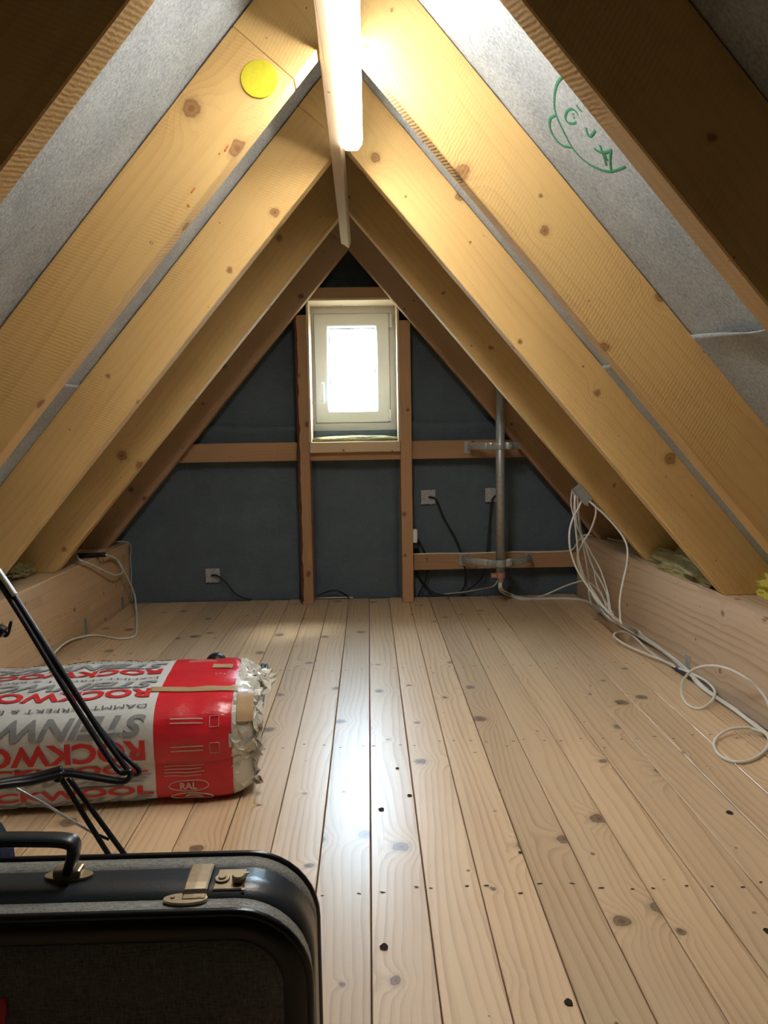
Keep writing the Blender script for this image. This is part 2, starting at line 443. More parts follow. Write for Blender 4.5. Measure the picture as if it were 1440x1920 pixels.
# ------------------------------------------------------------------ roof membrane
def roof_disp(u, y, side):
    ph = (y - RY[0]) / 0.7635
    bay = abs(math.sin(math.pi * ph))
    return 0.006 * bay * (0.4 + noise.noise(Vector((u * 1.7, y * 2.1, side * 5.0)))) + 0.0025 * noise.noise(Vector((u * 9, y * 7, side * 3.0)))
def roof_pt(u, y, side, lift=0.0):
    """u: distance from the ridge down the slope; side +1 right, -1 left; lift inward."""
    n = Vector((-side * math.sin(ANG), 0, -math.cos(ANG)))
    return Vector((XRF(y) + side * u * math.cos(ANG), y, ZM - u * math.sin(ANG))) + n * (lift + roof_disp(u, y, side) - 0.004)
def roof_u(px, py, side):
    n = Vector((side * math.sin(ANG), -side * math.sin(ANG) * XRS, math.cos(ANG)))
    q = PP(px, py, Vector((XRF(0), 0, ZM)), n)
    return abs(q.x - XRF(q.y)) / math.cos(ANG), q.y
def grid_sheet(name, fn, us, vs, mat, parent, thick=0.002):
    bm = bmesh.new()
    V = [[bm.verts.new(fn(u, v)) for v in vs] for u in us]
    for i in range(len(us) - 1):
        for j in range(len(vs) - 1): bm.faces.new((V[i][j], V[i + 1][j], V[i + 1][j + 1], V[i][j + 1]))
    bm.normal_update()
    bmesh.ops.solidify(bm, geom=list(bm.faces), thickness=thick)
    return from_bm(name, bm, mat, parent, smooth=True)
def frange(a, b, n): return [a + (b - a) * i / n for i in range(n + 1)]
ceiling = structure(thing('ceiling', (XR, 1.3, ZM)))
U_END = (ZM + 0.02) / math.sin(ANG)
uR, _ = roof_u(1330, 622, 1); uL, _ = roof_u(140, 716, -1)
ys = frange(YB, YW + 0.1, 128)
for side, us_ in ((1, uR), (-1, uL)):
    def lip(u, y, side=side, us_=us_):
        e = max(0.0, 1 - (u - us_) / 0.10)
        wv = 0.5 + 0.5 * math.sin(2 * math.pi * (y - RY[0]) / 0.7635 - 1.2)
        bay = abs(math.sin(math.pi * (y - RY[0] - 0.03) / 0.7635))
        return roof_pt(u + 0.012 * e * math.sin(y * 5.0), y, side, 0.004 + bay * (0.018 + 0.016 * wv) * e ** 1.5)
    grid_sheet('membrane_sheet', lambda u, y: roof_pt(u, y, side), frange(-0.02, us_ + 0.08, 26), ys, M['felt'], ceiling)
    grid_sheet('membrane_sheet', lip, [us_ + 0.12 * (i / 8) for i in range(8)] + frange(us_ + 0.12, U_END, 16), ys, M['felt'], ceiling)
    # boarding behind the felt keeps the roof closed
    bm = bmesh.new()
    n = Vector((side * math.sin(ANG), 0, math.cos(ANG)))
    a = Vector((XR - side * 0.05, 0, ZM + 0.05 * TAN)) + n * 0.05; b = Vector((XR + side * (U_END + 0.1) * math.cos(ANG), 0, ZM - (U_END + 0.1) * math.sin(ANG))) + n * 0.05
    for q in (a, b, b + n * 0.02, a + n * 0.02):
        pass
    vs0 = [bm.verts.new((q.x, YB - 0.1, q.z)) for q in (a, b, b + n * 0.02, a + n * 0.02)]
    vs1 = [bm.verts.new((q.x, YW + 0.2, q.z)) for q in (a, b, b + n * 0.02, a + n * 0.02)]
    bm.faces.new(vs0); bm.faces.new(vs1[::-1])
    for i in range(4): bm.faces.new((vs0[i], vs1[i], vs1[(i + 1) % 4], vs0[(i + 1) % 4]))
    from_bm('roof_boarding', bm, M['dark_void'], ceiling)

# ------------------------------------------------------------------ rafters
def mirror(poly, side, xr): return [(xr + side * a, b) for a, b in poly]
def along(side, dist, h):
    """point at a distance down the slope from the underside apex, raised h square to the slope, as (offset, z)."""
    return (dist * math.cos(ANG) + h * math.sin(ANG), ZR - dist * math.sin(ANG) + h * math.cos(ANG))
slope_name = {-1: 'on the slope with the yellow dot', 1: 'on the slope with the green face drawing'}
which = ['dark-faced rough-sawn rafter farthest from the gable wall', 'broad golden rafter, fourth from the gable wall', 'golden rafter, third from the gable wall',
         'brown shaded rafter, second from the gable wall', 'dark brown rafter fixed against the gable wall']
SHOULDER = [0.10, 0.165, -0.02, 0.0, 0.0]
rafters = {}
for i, y in enumerate(RY):
    for side in (-1, 1):
        xr = XRF(y)
        low = ((ZR - ZB) / TAN, ZB); high = ((ZM - ZB) / TAN, ZB)
        sh = max(SHOULDER[i], 0.0)
        if side == -1:
            poly = [along(-1, sh, 0), low, high, along(-1, sh, RH)]
            if along(-1, sh, RH)[0] < 0.002: poly[3] = (0.0, ZM)
            pts = mirror(poly, -1, xr)
        else:
            e = along(-1, sh, 0); f = along(-1, sh, RH)
            pts = mirror([low, high, (0, ZM)], 1, xr) + [(xr - f[0], f[1])]
            if sh > 0: pts += [(xr - e[0], e[1])]
            pts += [(xr, ZR)]
        d = Vector((side * math.cos(ANG), 0, -math.sin(ANG))); nn = Vector((0, 1, 0)); z3 = d.cross(nn)
        o3 = Vector((xr + side * low[0], y + RT / 2, ZB))
        m4 = Matrix.Translation(o3) @ Matrix((d, nn, z3)).transposed().to_4x4()
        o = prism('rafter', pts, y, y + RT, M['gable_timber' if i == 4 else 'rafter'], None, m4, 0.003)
        tag(o, which[i] + ', ' + slope_name[side], 'rafter', 'roof rafters'); rafters[(i, side)] = o

# yellow dot and crayon marks
p = PY(486, 149, RY[1])
dot = cyl('yellow_dot', (p.x, RY[1] + 0.001, p.z), (0, -1, 0), 0.046, 0.005, M['yellow_felt'], None, 36, bevel=0.0015)
tag(dot, 'round bright yellow pad stuck high on a golden rafter', 'pad')
for a, b in (((428, 272), (421, 284)), ((366, 352), (358, 362)), ((352, 383), (355, 388))):
    q = [PY(*a, RY[1] - 0.0008), PY(*b, RY[1] - 0.0008)]
    tube('crayon_mark', spline(q, 4), 0.004, M['orange_mark'], rafters[(1, -1)], 6, flat=(0.0022, 0.0006, Vector((0, 1, 0))))

# green face on the felt
face = tag(thing('face_drawing', roof_pt(*roof_u(1100, 240, 1), 1)), 'child-like green marker face drawn on the grey roof felt', 'drawing')
def z2(x, y): return (720 + x / 2.0, y / 2.0)
strokes = [
    [(668, 290), (650, 310), (638, 350), (636, 400), (645, 440), (668, 490), (700, 550), (740, 598), (790, 630), (850, 645), (905, 626)],
    [(640, 436), (622, 446), (620, 478), (640, 520), (668, 548), (704, 556)],
    [(676, 440), (684, 420), (702, 412), (718, 424), (724, 446), (714, 464), (694, 466), (680, 455), (676, 440)],
    [(702, 430), (712, 436), (708, 448)], [(718, 396), (728, 412), (742, 424)],
    [(754, 482), (762, 508), (774, 512), (790, 492)], [(788, 560), (816, 574), (846, 568)],
    [(808, 546), (824, 590), (832, 622)], [(850, 560), (846, 600), (850, 650)], [(826, 580), (836, 604)]]
for st in strokes:
    path = []
    for q in spline([(*z2(*s), 0) for s in st], 8):
        u, y = roof_u(q.x, q.y, 1); path.append(roof_pt(u, y, 1, 0.0018))
    tube('ink_stroke', path, 0.004, M['green_marker'], face, 6, flat=(0.0042, 0.0008, Vector((math.sin(ANG), 0, math.cos(ANG)))))
bm = bmesh.new()
A = [(281, 94), (300, 97), (318, 128), (326, 160), (356, 210), (340, 200), (318, 160), (306, 128)]
lo_, hi_ = [], []
for q in A:
    u, y = roof_u(*z2(*q), 1); lo_.append(bm.verts.new(roof_pt(u, y, 1, 0.002))); hi_.append(bm.verts.new(roof_pt(u, y, 1, 0.0032)))
bm.faces.new(lo_); bm.faces.new(hi_[::-1])
for i in range(len(A)): bm.faces.new((lo_[i], lo_[i - 1], hi_[i - 1], hi_[i]))
tag(from_bm('tape_scrap', bm, M['white_tape']), 'torn white tape scrap on the grey felt above the green face', 'tape')

# ------------------------------------------------------------------ ridge batten and lamp
ZBT = 1.925
bm = bmesh.new()
A0 = Vector((-0.080, 1.0, ZBT)); A1 = Vector((-0.099, 3.97, ZBT))
tilt = math.radians(18)
for A_, cut in ((A0, 0.0), (A1, 0.03)):
    pass
ax = Vector((math.cos(tilt), 0, -math.sin(tilt))); az = Vector((math.sin(tilt), 0, math.cos(tilt)))
ring = []
for A_, cut in ((A0, 0), (A1, 1)):
    ring.append([bm.verts.new(A_ + ax * a + az * b + Vector((0, cut * c, 0))) for a, b, c in
                 ((-0.021, 0, 0.0), (0.021, 0, 0.05), (0.021, 0.036, 0.06), (-0.021, 0.036, 0.02))])
bm.faces.new(ring[0]); bm.faces.new(ring[1][::-1])
for i in range(4): bm.faces.new((ring[0][i], ring[1][i], ring[1][(i + 1) % 4], ring[0][(i + 1) % 4]))
bmesh.ops.recalc_face_normals(bm, faces=bm.faces); bmesh.ops.bevel(bm, geom=list(bm.edges), offset=0.004, segments=1, affect='EDGES')
tag(from_bm('ridge_batten', bm, M['pale_timber'], None, Matrix.Translation((-0.12, 2.5, ZBT)) @ Matrix(((0, -1, 0, 0), (1, 0, 0, 0), (0, 0, 1, 0), (0, 0, 0, 1)))),
    'long pale wooden batten running under the ridge beside the strip light', 'batten')

lt = NT('lit_diffuser'); em = lt.node('ShaderNodeEmission'); em.inputs[0].default_value = (1.0, 0.96, 0.88, 1); em.inputs[1].default_value = LAMP_STRENGTH
lt.l.new(em.outputs[0], lt.n['Material Output'].inputs[0]); M['diffuser'] = lt.m
t = NT('frosted_end'); M['frosted'] = t.done((0.75, 0.82, 0.80), 0.3); t.b.inputs['Transmission Weight'].default_value = 0.4
M['lamp_body'] = plain('white_lamp_housing', (0.75, 0.76, 0.76), 0.4, var=0.03)
LX, LZ, LY0, LY1 = -0.036, 1.902, 1.36, 2.645
lamp = tag(thing('strip_light', (LX, (LY0 + LY1) / 2, LZ)), 'lit fluorescent strip light hanging along the roof ridge', 'lamp')
cs = [(-0.036, 0.036), (-0.034, 0.020), (-0.020, 0.002), (0.020, 0.002), (0.034, 0.020), (0.036, 0.036)]
def lamp_prism(name, prof, y0, y1, mat, shrink=1.0):
    bm = bmesh.new()
    a = [bm.verts.new((LX + q[0], y0, LZ + q[1])) for q in prof]
    b = [bm.verts.new((LX + q[0] * shrink, y1, LZ + 0.04 + (q[1] - 0.04) * shrink)) for q in prof]
    bm.faces.new(a); bm.faces.new(b[::-1])
    for i in range(len(a)): bm.faces.new((a[i], b[i], b[(i + 1) % len(a)], a[(i + 1) % len(a)]))
    return from_bm(name, bm, mat, lamp)
lamp_prism('diffuser', cs, LY0 + 0.02, LY1 - 0.03, M['diffuser'])
lamp_prism('end_cap', cs, LY1 - 0.03, LY1, M['frosted'], 0.8)
lamp_prism('end_cap', cs, LY0, LY0 + 0.02, M['frosted'])
box('housing', (LX - 0.030, LY0 + 0.01, LZ + 0.036), (LX + 0.030, LY1 - 0.015, LZ + 0.056), M['lamp_body'], lamp, 0.003)
for y in (1.75, 2.12, 2.36, 2.52):
    box('clip', (LX - 0.041, y, LZ + 0.024), (LX - 0.034, y + 0.014, LZ + 0.046), M['lamp_body'], lamp, 0.001)

# ------------------------------------------------------------------ gable wall, window opening
FY = YW + 0.045                                            # inner face of the window frame
wl_, wt_ = PY(577, 572, FY), PY(744, 572, FY)
WX0, WX1 = PY(579, 690, FY).x, PY(744, 690, FY).x
WZ0, WZ1 = PY(660, 808, FY).z, PY(660, 573, FY).z
HX0, HX1, HZ0, HZ1 = WX0 + 0.002, WX1 - 0.002, WZ0 + 0.002, WZ1 - 0.002
wall = structure(thing('wall_back', (0, YW, 0)))
for lo, hi in (((-2.3, -0.1), (HX0, 2.75)), ((HX1, -0.1), (2.3, 2.75)), ((HX0, -0.1), (HX1, HZ0)), ((HX0, HZ1), (HX1, 2.75))):
    box('wall_panel', (lo[0], YW + 0.015, lo[1]), (hi[0], YW + 0.14, hi[1]), M['dark_void'], wall, 0)
structure(box('wall_front', (-2.3, YB - 0.12, -0.1), (2.3, YB, 2.75), M['dark_void'], None, 0))
def gable_fn(amp, base, lipz=None):
    def fn(x, z):
        y = base - amp * (0.5 + noise.noise(Vector((x * 2.2, z * 1.6, 3.3 + base * 10)))) - 0.002 * noise.noise(Vector((x * 9, z * 9, 1)))
        zz = z
        if lipz is not None:
            e = max(0.0, 1 - (lipz - z) / 0.10); y -= 0.028 * e * (0.7 + 0.3 * math.sin(x * 11)); zz = z + 0.006 * e * math.sin(x * 6 + 1)
        return Vector((x, y, zz))
    return fn
def roofz(x): return ZM - TAN * abs(x - XRF(YW))
def gable_sheet(x0, x1, z0, z1, amp, base, lipz=None):
    nx = max(2, int((x1 - x0) / 0.04)); nz = max(2, int((z1 - z0) / 0.035))
    fn = gable_fn(amp, base, lipz)
    def f(x, s):
        top = min(z1, roofz(x) + 0.02); bot = min(z0, top - 0.01)
        return fn(x, bot + (top - bot) * s)
    return grid_sheet('membrane_sheet', f, frange(x0, x1, nx), frange(0, 1, nz), M['gable_felt'], wall)
LZ1 = PY(460, 799, YW).z; LZ2 = PY(860, 790, YW).z
xl_, xr_ = HX0 + 0.004, HX1 - 0.004
gable_sheet(-1.95, xl_, LZ1 - 0.08, 2.6, 0.008, YW + 0.010)
gable_sheet(-1.95, xl_, -0.03, LZ1, 0.008, YW + 0.002, LZ1)
gable_sheet(xr_, 1.80, LZ2 - 0.08, 2.6, 0.008, YW + 0.010)
gable_sheet(xr_, 1.80, -0.03, LZ2, 0.008, YW + 0.002, LZ2)
gable_sheet(xl_, xr_, -0.03, HZ0, 0.006, YW + 0.004)
gable_sheet(xl_, xr_, HZ1, 2.6, 0.006, YW + 0.004)

# posts, rails, window lining
PYF = 4.400
def gable_timber(name, lo, hi, axis, label, mat='gable_timber', bev=0.003):
    return tag(box(name, lo, hi, M[mat], None, bev, axis), label, 'timber')
lx0, lx1 = PY(561, 900, PYF).x, PY(582, 900, PYF).x
rx0, rx1 = PY(752, 900, PYF).x, PY(773, 900, PYF).x
def under(x): return ZR - TAN * abs(x - XRF(4.35))
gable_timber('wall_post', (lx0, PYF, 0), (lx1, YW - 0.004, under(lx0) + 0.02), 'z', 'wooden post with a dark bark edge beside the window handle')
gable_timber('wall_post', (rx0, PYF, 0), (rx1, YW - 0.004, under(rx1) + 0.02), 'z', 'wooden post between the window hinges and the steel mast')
# bark edge on the first post
bm = bmesh.new(); path = []
for i in range(40):
    z = 0.02 + i * 1.62 / 39
    path.append(Vector((lx0 + 0.002 + 0.004 * noise.noise(Vector((0, 0, z * 9))), PYF + 0.006, z)))
bm_tube(bm, path, lambda f: 0.010 + 0.006 * noise.noise(Vector((3, 1, f * 22))), 8)
bark = from_bm('bark_edge', bm, plain('dark_bark', (0.09, 0.035, 0.022), 0.9, 0, 0.6, 60, 0.8), bpy.data.objects['wall_post'], smooth=True)
bark['label'] = 'dark ragged bark edge'
hz0, hz1 = PY(660, 559, PYF).z, PY(660, 538, PYF).z
gable_timber('window_header', (lx1 - 0.02, PYF + 0.004, hz0), (rx0 + 0.02, YW - 0.004, hz1), 'x', 'short wooden header above the window between the rafters')
sz0, sz1 = PY(660, 848, PYF).z, PY(660, 828, PYF).z
gable_timber('sill_batten', (lx1 + 0.002, PYF - 0.002, sz0), (rx0 - 0.002, YW - 0.02, sz1), 'x', 'pale planed batten under the window with yellow wool on it', 'pale_timber')
gable_timber('wall_rail', (lx1 - 0.002, PYF + 0.045, PY(660, 863, PYF + 0.045).z), (rx0 + 0.002, YW - 0.004, sz0 + 0.004), 'x', 'shadowed brown rail just below the pale window batten')
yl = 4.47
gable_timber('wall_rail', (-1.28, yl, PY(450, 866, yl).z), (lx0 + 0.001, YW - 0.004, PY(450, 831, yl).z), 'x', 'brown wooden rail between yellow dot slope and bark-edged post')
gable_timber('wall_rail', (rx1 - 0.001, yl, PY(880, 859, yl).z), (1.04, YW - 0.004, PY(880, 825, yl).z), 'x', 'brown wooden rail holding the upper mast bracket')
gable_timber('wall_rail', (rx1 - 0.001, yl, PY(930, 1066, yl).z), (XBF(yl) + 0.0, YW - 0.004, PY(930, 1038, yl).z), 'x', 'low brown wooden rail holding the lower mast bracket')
# lining of the opening: thin boards
t_ = 0.012
lin = tag(thing('window_lining', (0.5 * (lx1 + rx0), PYF, sz1)), 'thin pale boards lining the window opening', 'lining')
box('lining_board', (lx1 - 0.001, PYF - 0.006, sz1), (lx1 + t_, FY + 0.03, hz0 + 0.001), M['pale_timber'], lin, 0.002, 'z')
box('lining_board', (rx0 - t_, PYF - 0.006, sz1), (rx0 + 0.001, FY + 0.03, hz0 + 0.001), M['pale_timber'], lin, 0.002, 'z')
box('lining_board', (lx1, PYF - 0.006, hz0 - t_), (rx0, FY + 0.03, hz0 + 0.001), M['pale_timber'], lin, 0.002, 'x')
def blob(name, c, size, mat, seed, sub=4, amp=0.35, freq=2.2, rest=None):
    bm = bmesh.new(); bmesh.ops.create_icosphere(bm, subdivisions=sub, radius=1.0)
    for v in bm.verts:
        n = v.co.normalized()
        k = 1 + amp * noise.noise(n * freq + Vector((seed, 0, 0))) + amp * 0.5 * noise.noise(n * freq * 3 + Vector((0, seed, 0))) + amp * 0.25 * noise.noise(n * freq * 8 + Vector((0, 0, seed)))
        v.co = Vector(c) + Vector((n.x * size[0], n.y * size[1], n.z * size[2])) * k
        if rest is not None: v.co.z = max(v.co.z, rest)
    return from_bm(name, bm, mat, smooth=True)
o = blob('insulation_strip', ((lx1 + rx0) / 2, 4.50, sz1 + 0.014), ((rx0 - lx1) / 2, 0.066, 0.020), M['wool'], 4.0, 4, 0.16, 4.0)
tag(o, 'yellow mineral wool strip stuffed under the window frame', 'insulation')

# ------------------------------------------------------------------ window
win = structure(thing('window_1', ((WX0 + WX1) / 2, FY, WZ0)))
win['label'] = 'small white plastic window in the gable wall'
def frame_ring(name, x0, x1, z0, z1, wd, y0, y1, mat, parent, bev=0.003):
    """four mitred members as one ring"""
    bm = bmesh.new()
    def r(y, i): return [bm.verts.new(q) for q in ((x0 + i, y, z0 + i), (x1 - i, y, z0 + i), (x1 - i, y, z1 - i), (x0 + i, y, z1 - i))]
    a, b, c, d = r(y0, 0), r(y0, wd), r(y1, wd), r(y1, 0)
    for P_, Q_ in ((a, b), (b, c), (c, d), (d, a)):
        for i in range(4): bm.faces.new((P_[i], P_[(i + 1) % 4], Q_[(i + 1) % 4], Q_[i]))
    bmesh.ops.recalc_face_normals(bm, faces=bm.faces)
    es = [e for e in bm.edges if len(e.link_faces) == 2 and e.calc_face_angle() > 0.5]
    bmesh.ops.bevel(bm, geom=es, offset=bev, segments=2, affect='EDGES')
    return from_bm(name, bm, mat, parent)
frame_ring('window_frame', WX0, WX1, WZ0, WZ1, 0.058, FY, FY + 0.06, M['upvc'], win)
sx0, sx1, sz_0, sz_1 = PY(591, 690, FY).x, PY(730, 690, FY).x, PY(660, 792, FY).z, PY(660, 589, FY).z
gx0, gx1, gz0, gz1 = PY(618, 690, FY).x, PY(704, 690, FY).x, PY(660, 768, FY).z, PY(660, 615, FY).z
bm = bmesh.new()
def rr(y, x0, x1, z0, z1): return [bm.verts.new(q) for q in ((x0, y, z0), (x1, y, z0), (x1, y, z1), (x0, y, z1))]
ysh = FY - 0.016
a = rr(ysh, sx0, sx1, sz_0, sz_1); b = rr(ysh, gx0 - 0.012, gx1 + 0.012, gz0 - 0.012, gz1 + 0.012); c = rr(ysh + 0.018, gx0, gx1, gz0, gz1); d = rr(FY + 0.055, gx0, gx1, gz0, gz1); e = rr(FY + 0.055, sx0, sx1, sz_0, sz_1)
for P_, Q_ in ((a, b), (b, c), (c, d), (d, e), (e, a)):
    for i in range(4): bm.faces.new((P_[i], P_[(i + 1) % 4], Q_[(i + 1) % 4], Q_[i]))
bmesh.ops.recalc_face_normals(bm, faces=bm.faces)
bmesh.ops.bevel(bm, geom=[e_ for e_ in bm.edges if e_.calc_face_angle() > 0.5], offset=0.003, segments=2, affect='EDGES')
sash = from_bm('sash', bm, M['upvc'], win)
frame_ring('gasket', gx0 - 0.003, gx1 + 0.003, gz0 - 0.003, gz1 + 0.003, 0.008, FY + 0.018, FY + 0.022, M['gasket'], sash, 0.0005)
frame_ring('shadow_gap', sx0 - 0.003, sx1 + 0.003, sz_0 - 0.003, sz_1 + 0.003, 0.006, FY - 0.002, FY + 0.002, M['gasket'], win, 0.0004)
gl = NT('window_glass'); tr = gl.node('ShaderNodeBsdfTransparent'); tr.inputs[0].default_value = (0.95, 0.98, 0.97, 1)
gs = gl.node('ShaderNodeBsdfGlossy'); gs.inputs['Roughness'].default_value = 0.02
mx = gl.node('ShaderNodeMixShader'); mx.inputs[0].default_value = 0.05
gl.l.new(tr.outputs[0], mx.inputs[1]); gl.l.new(gs.outputs[0], mx.inputs[2]); gl.l.new(mx.outputs[0], gl.n['Material Output'].inputs[0])
box('glass_pane', (gx0 - 0.004, FY + 0.022, gz0 - 0.004), (gx1 + 0.004, FY + 0.030, gz1 + 0.004), gl.m, sash, 0)
hp = PY(605, 720, ysh)
hd = box('handle', (hp.x - 0.012, ysh - 0.008, hp.z - 0.075), (hp.x + 0.012, ysh + 0.001, hp.z + 0.012), M['upvc'], sash, 0.003)
tube('lever', spline([(hp.x, ysh - 0.004, hp.z), (hp.x, ysh - 0.030, hp.z - 0.002), (hp.x + 0.002, ysh - 0.040, hp.z - 0.014), (hp.x + 0.001, ysh - 0.038, hp.z - 0.110)], 6), 0.009, M['upvc'], hd, 8)
for py0, py1 in ((588, 614), (768, 790)):
    q0, q1 = PY(731, py0, ysh), PY(731, py1, ysh)
    cyl('hinge', (q1.x + 0.004, ysh - 0.004, q1.z), (0, 0, 1), 0.009, q0.z - q1.z, M['upvc'], win, 14, bevel=0.002)

# ------------------------------------------------------------------ steel mast and brackets
YP = 4.27
pb, pt = PY(936, 1073, YP), PY(941, 742, YP)
mz1 = ZM - TAN * abs(pt.x - XRF(4.3)) - 0.012
mast = tag(thing('steel_mast', (pb.x, YP, pb.z)), 'vertical galvanised steel mast in front of the slate gable wall', 'mast')
mp = PY(938, 930, YP)
cyl('tube', (mp.x, YP, pb.z), (0, 0, 1), 0.0245, mz1 - pb.z, M['steel'], mast, 28)
cyl('end_sleeve', (mp.x, YP, pb.z - 0.055), (0, 0, 1), 0.017, 0.06, M['grey_cable'], mast, 16)
bm = bmesh.new(); bm_cyl(bm, (mp.x, YP, pb.z - 0.03), (0, 0, 1), 0.0275, 0.03, 20); bm_box(bm, (mp.x - 0.055, YP - 0.018, pb.z - 0.028), (mp.x - 0.024, YP + 0.01, pb.z - 0.004), 0.002)
c_ = from_bm('earth_clamp', bm, M['copper'], mast); c_['label'] = 'pinkish copper earthing clamp'
def mast_bracket(py, pxa, pxb, label, drop):
    z = PY(938, py, YP).z
    xa, xb = PY(pxa, py, yl).x, PY(pxb, py, yl).x
    b_ = tag(thing('mast_bracket', (mp.x, yl, z)), label, 'bracket')
    up = Vector((0, 0, 1)); h = 0.021
    for sgn, xe in ((-1, xa), (1, xb)):
        s_ = xe
        path = [Vector((s_, yl - 0.002, z)), Vector((s_, yl - 0.09, z)), Vector((s_ - sgn * 0.05, yl - 0.115, z)), Vector((mp.x + sgn * 0.085, YP + 0.026, z)), Vector((mp.x + sgn * 0.03, YP + 0.026, z))]
        tube('arm', path, 0.002, M['steel'], b_, 8, flat=(0.0025, h, up))
        box('foot_plate', (s_ - 0.019, yl - 0.008, z - drop), (s_ + 0.019, yl - 0.0005, z + 0.026), M['steel'], b_, 0.0015)
    path = [Vector((mp.x - 0.075, YP - 0.0, z)), Vector((mp.x - 0.031, YP - 0.004, z))] + [Vector((mp.x + 0.028 * math.cos(a), YP - 0.028 * math.sin(a), z)) for a in [math.pi * (1 - k / 10) for k in range(11)]] + [Vector((mp.x + 0.031, YP - 0.004, z)), Vector((mp.x + 0.075, YP, z))]
    tube('clamp', path, 0.002, M['steel'], b_, 8, flat=(0.002, h, up))
    for sgn in (-1, 1):
        cyl('bolt', (mp.x + sgn * 0.055, YP + 0.03, z), (0, -1, 0), 0.008, 0.048, M['steel'], b_, 6)
mast_bracket(836, 876, 998, 'galvanised bracket holding the mast to the upper rail', 0.045)
mast_bracket(1056, 866, 990, 'galvanised bracket holding the mast to the low rail', 0.045)

# ------------------------------------------------------------------ tape patches and black cables on the gable
YC = YW - 0.016
patches = {}
for px, py, lab in ((399, 1079, 'crinkled silver tape patch on the wall below the brown rail near the glued beam'),
                    (803, 932, 'crinkled silver tape patch beside the window post with a black cable'),
                    (923, 928, 'crinkled silver tape patch half behind the steel mast')):
    c = PY(px, py, YC)
    bm = bmesh.new(); n_ = 10; hw = 0.042
    V = [[bm.verts.new((c.x + hw * (2 * i / n_ - 1) + 0.003 * noise.noise(Vector((px, j * .8, 0))), YC - 0.004 - 0.003 * noise.noise(Vector((i * .9, j * .9, px))), c.z + hw * (2 * j / n_ - 1) + 0.003 * noise.noise(Vector((i * .8, px, 2))))) for j in range(n_ + 1)] for i in range(n_ + 1)]
    for i in range(n_):
        for j in range(n_): bm.faces.new((V[i][j], V[i + 1][j], V[i + 1][j + 1], V[i][j + 1]))
    bm.normal_update(); bmesh.ops.solidify(bm, geom=list(bm.faces), thickness=0.006)
    tag(from_bm('tape_patch', bm, M['tape']), lab, 'tape patch', 'tape patches on the gable')
def g(px, py, dy=0.03): return PY(px, py, YC - dy)
RC = 0.0055
cable('black_cable', [g(396, 1079, .006), g(408, 1080, .03), g(425, 1094, .03), g(440, 1112, .03), g(456, 1121, .03), PZ(472, 1124, .006)], RC, M['black_cable'], 'black cable curving from the lone tape patch to the floor', 'cable')
cable('black_cable', [g(803, 932, .006), g(818, 937, .03), g(832, 970, .03), g(852, 1005, .04), g(864, 1032, .06), g(868, 1050, .085), g(872, 1072, .08), g(871, 1098, .04), g(856, 1113, .03), g(820, 1114, .03), g(800, 1100, .02), g(780, 1072, .02)], RC, M['black_cable'], 'black cable looping from the tape patch beside the window post', 'cable')
cable('black_cable', [g(931, 928, .006), g(922, 940, .03), g(918, 980, .03), g(914, 1030, .07), g(912, 1060, .085), g(902, 1085, .05), g(880, 1104, .03), g(856, 1113, .035), g(820, 1116, .03), g(786, 1116, .02)], RC, M['black_cable'], 'black cable dropping from the tape patch behind the mast', 'cable')
cable('black_cable', [g(782, 1008, .03), g(790, 1022, .03), g(800, 1045, .085), g(801, 1078, .06), g(790, 1105, .03), g(783, 1118, .02)], RC * 0.8, M['black_cable'], 'thin black cable falling from the white box on the post', 'cable')
cable('black_cable', [PZ(583, 1124, .007), g(600, 1115, .04), g(625, 1107, .04), g(642, 1112, .04), PZ(654, 1119, .007)], RC, M['black_cable'], 'black cable lying in an arch between the two posts', 'cable')
cable('white_cable', [PZ(584, 1123, .006), PZ(605, 1120, .006), PZ(640, 1118, .006), PZ(662, 1121, .006)], 0.004, M['white_cable'], 'short white cable on the floor between the two posts', 'cable')
q = PX(781, 1005, rx1)
sb = tag(thing('socket_box', (rx1, 4.44, q.z)), 'small white socket box on the side of the post', 'socket')
q = PY(781, 1005, 4.42)
box('box_body', (rx1 - 0.001, 4.405, q.z - 0.038), (rx1 + 0.026, 4.465, q.z + 0.038), M['upvc'], sb, 0.004)
box('black_plug', (rx1 + 0.001, 4.43, q.z - 0.075), (rx1 + 0.034, 4.47, q.z - 0.037), M['black_plastic'], sb, 0.005)

# ------------------------------------------------------------------ white cables
RW = 0.0048
zr = PY(930, 1038, yl).z
path = [Vector((rx1 + 0.002 + (1.15 - rx1) * k / 6, yl + 0.007, zr + 0.005 + 0.0015 * math.sin(k * 2.1))) for k in range(0, 7)]
path += [Vector((1.20, yl + 0.004, zr + 0.02)), Vector((1.222, yl, zr + 0.06)), Vector((1.232, yl - .01, ZB - 0.02)), Vector((1.262, yl - .02, ZB + 0.008)), Vector((1.32, 4.40, ZB + 0.006)), Vector((1.42, 4.1, ZB + 0.006))]
cable('white_cable', path, RW * .85, M['white_cable'], 'white cable clipped along the top of the low brown rail', 'cable')
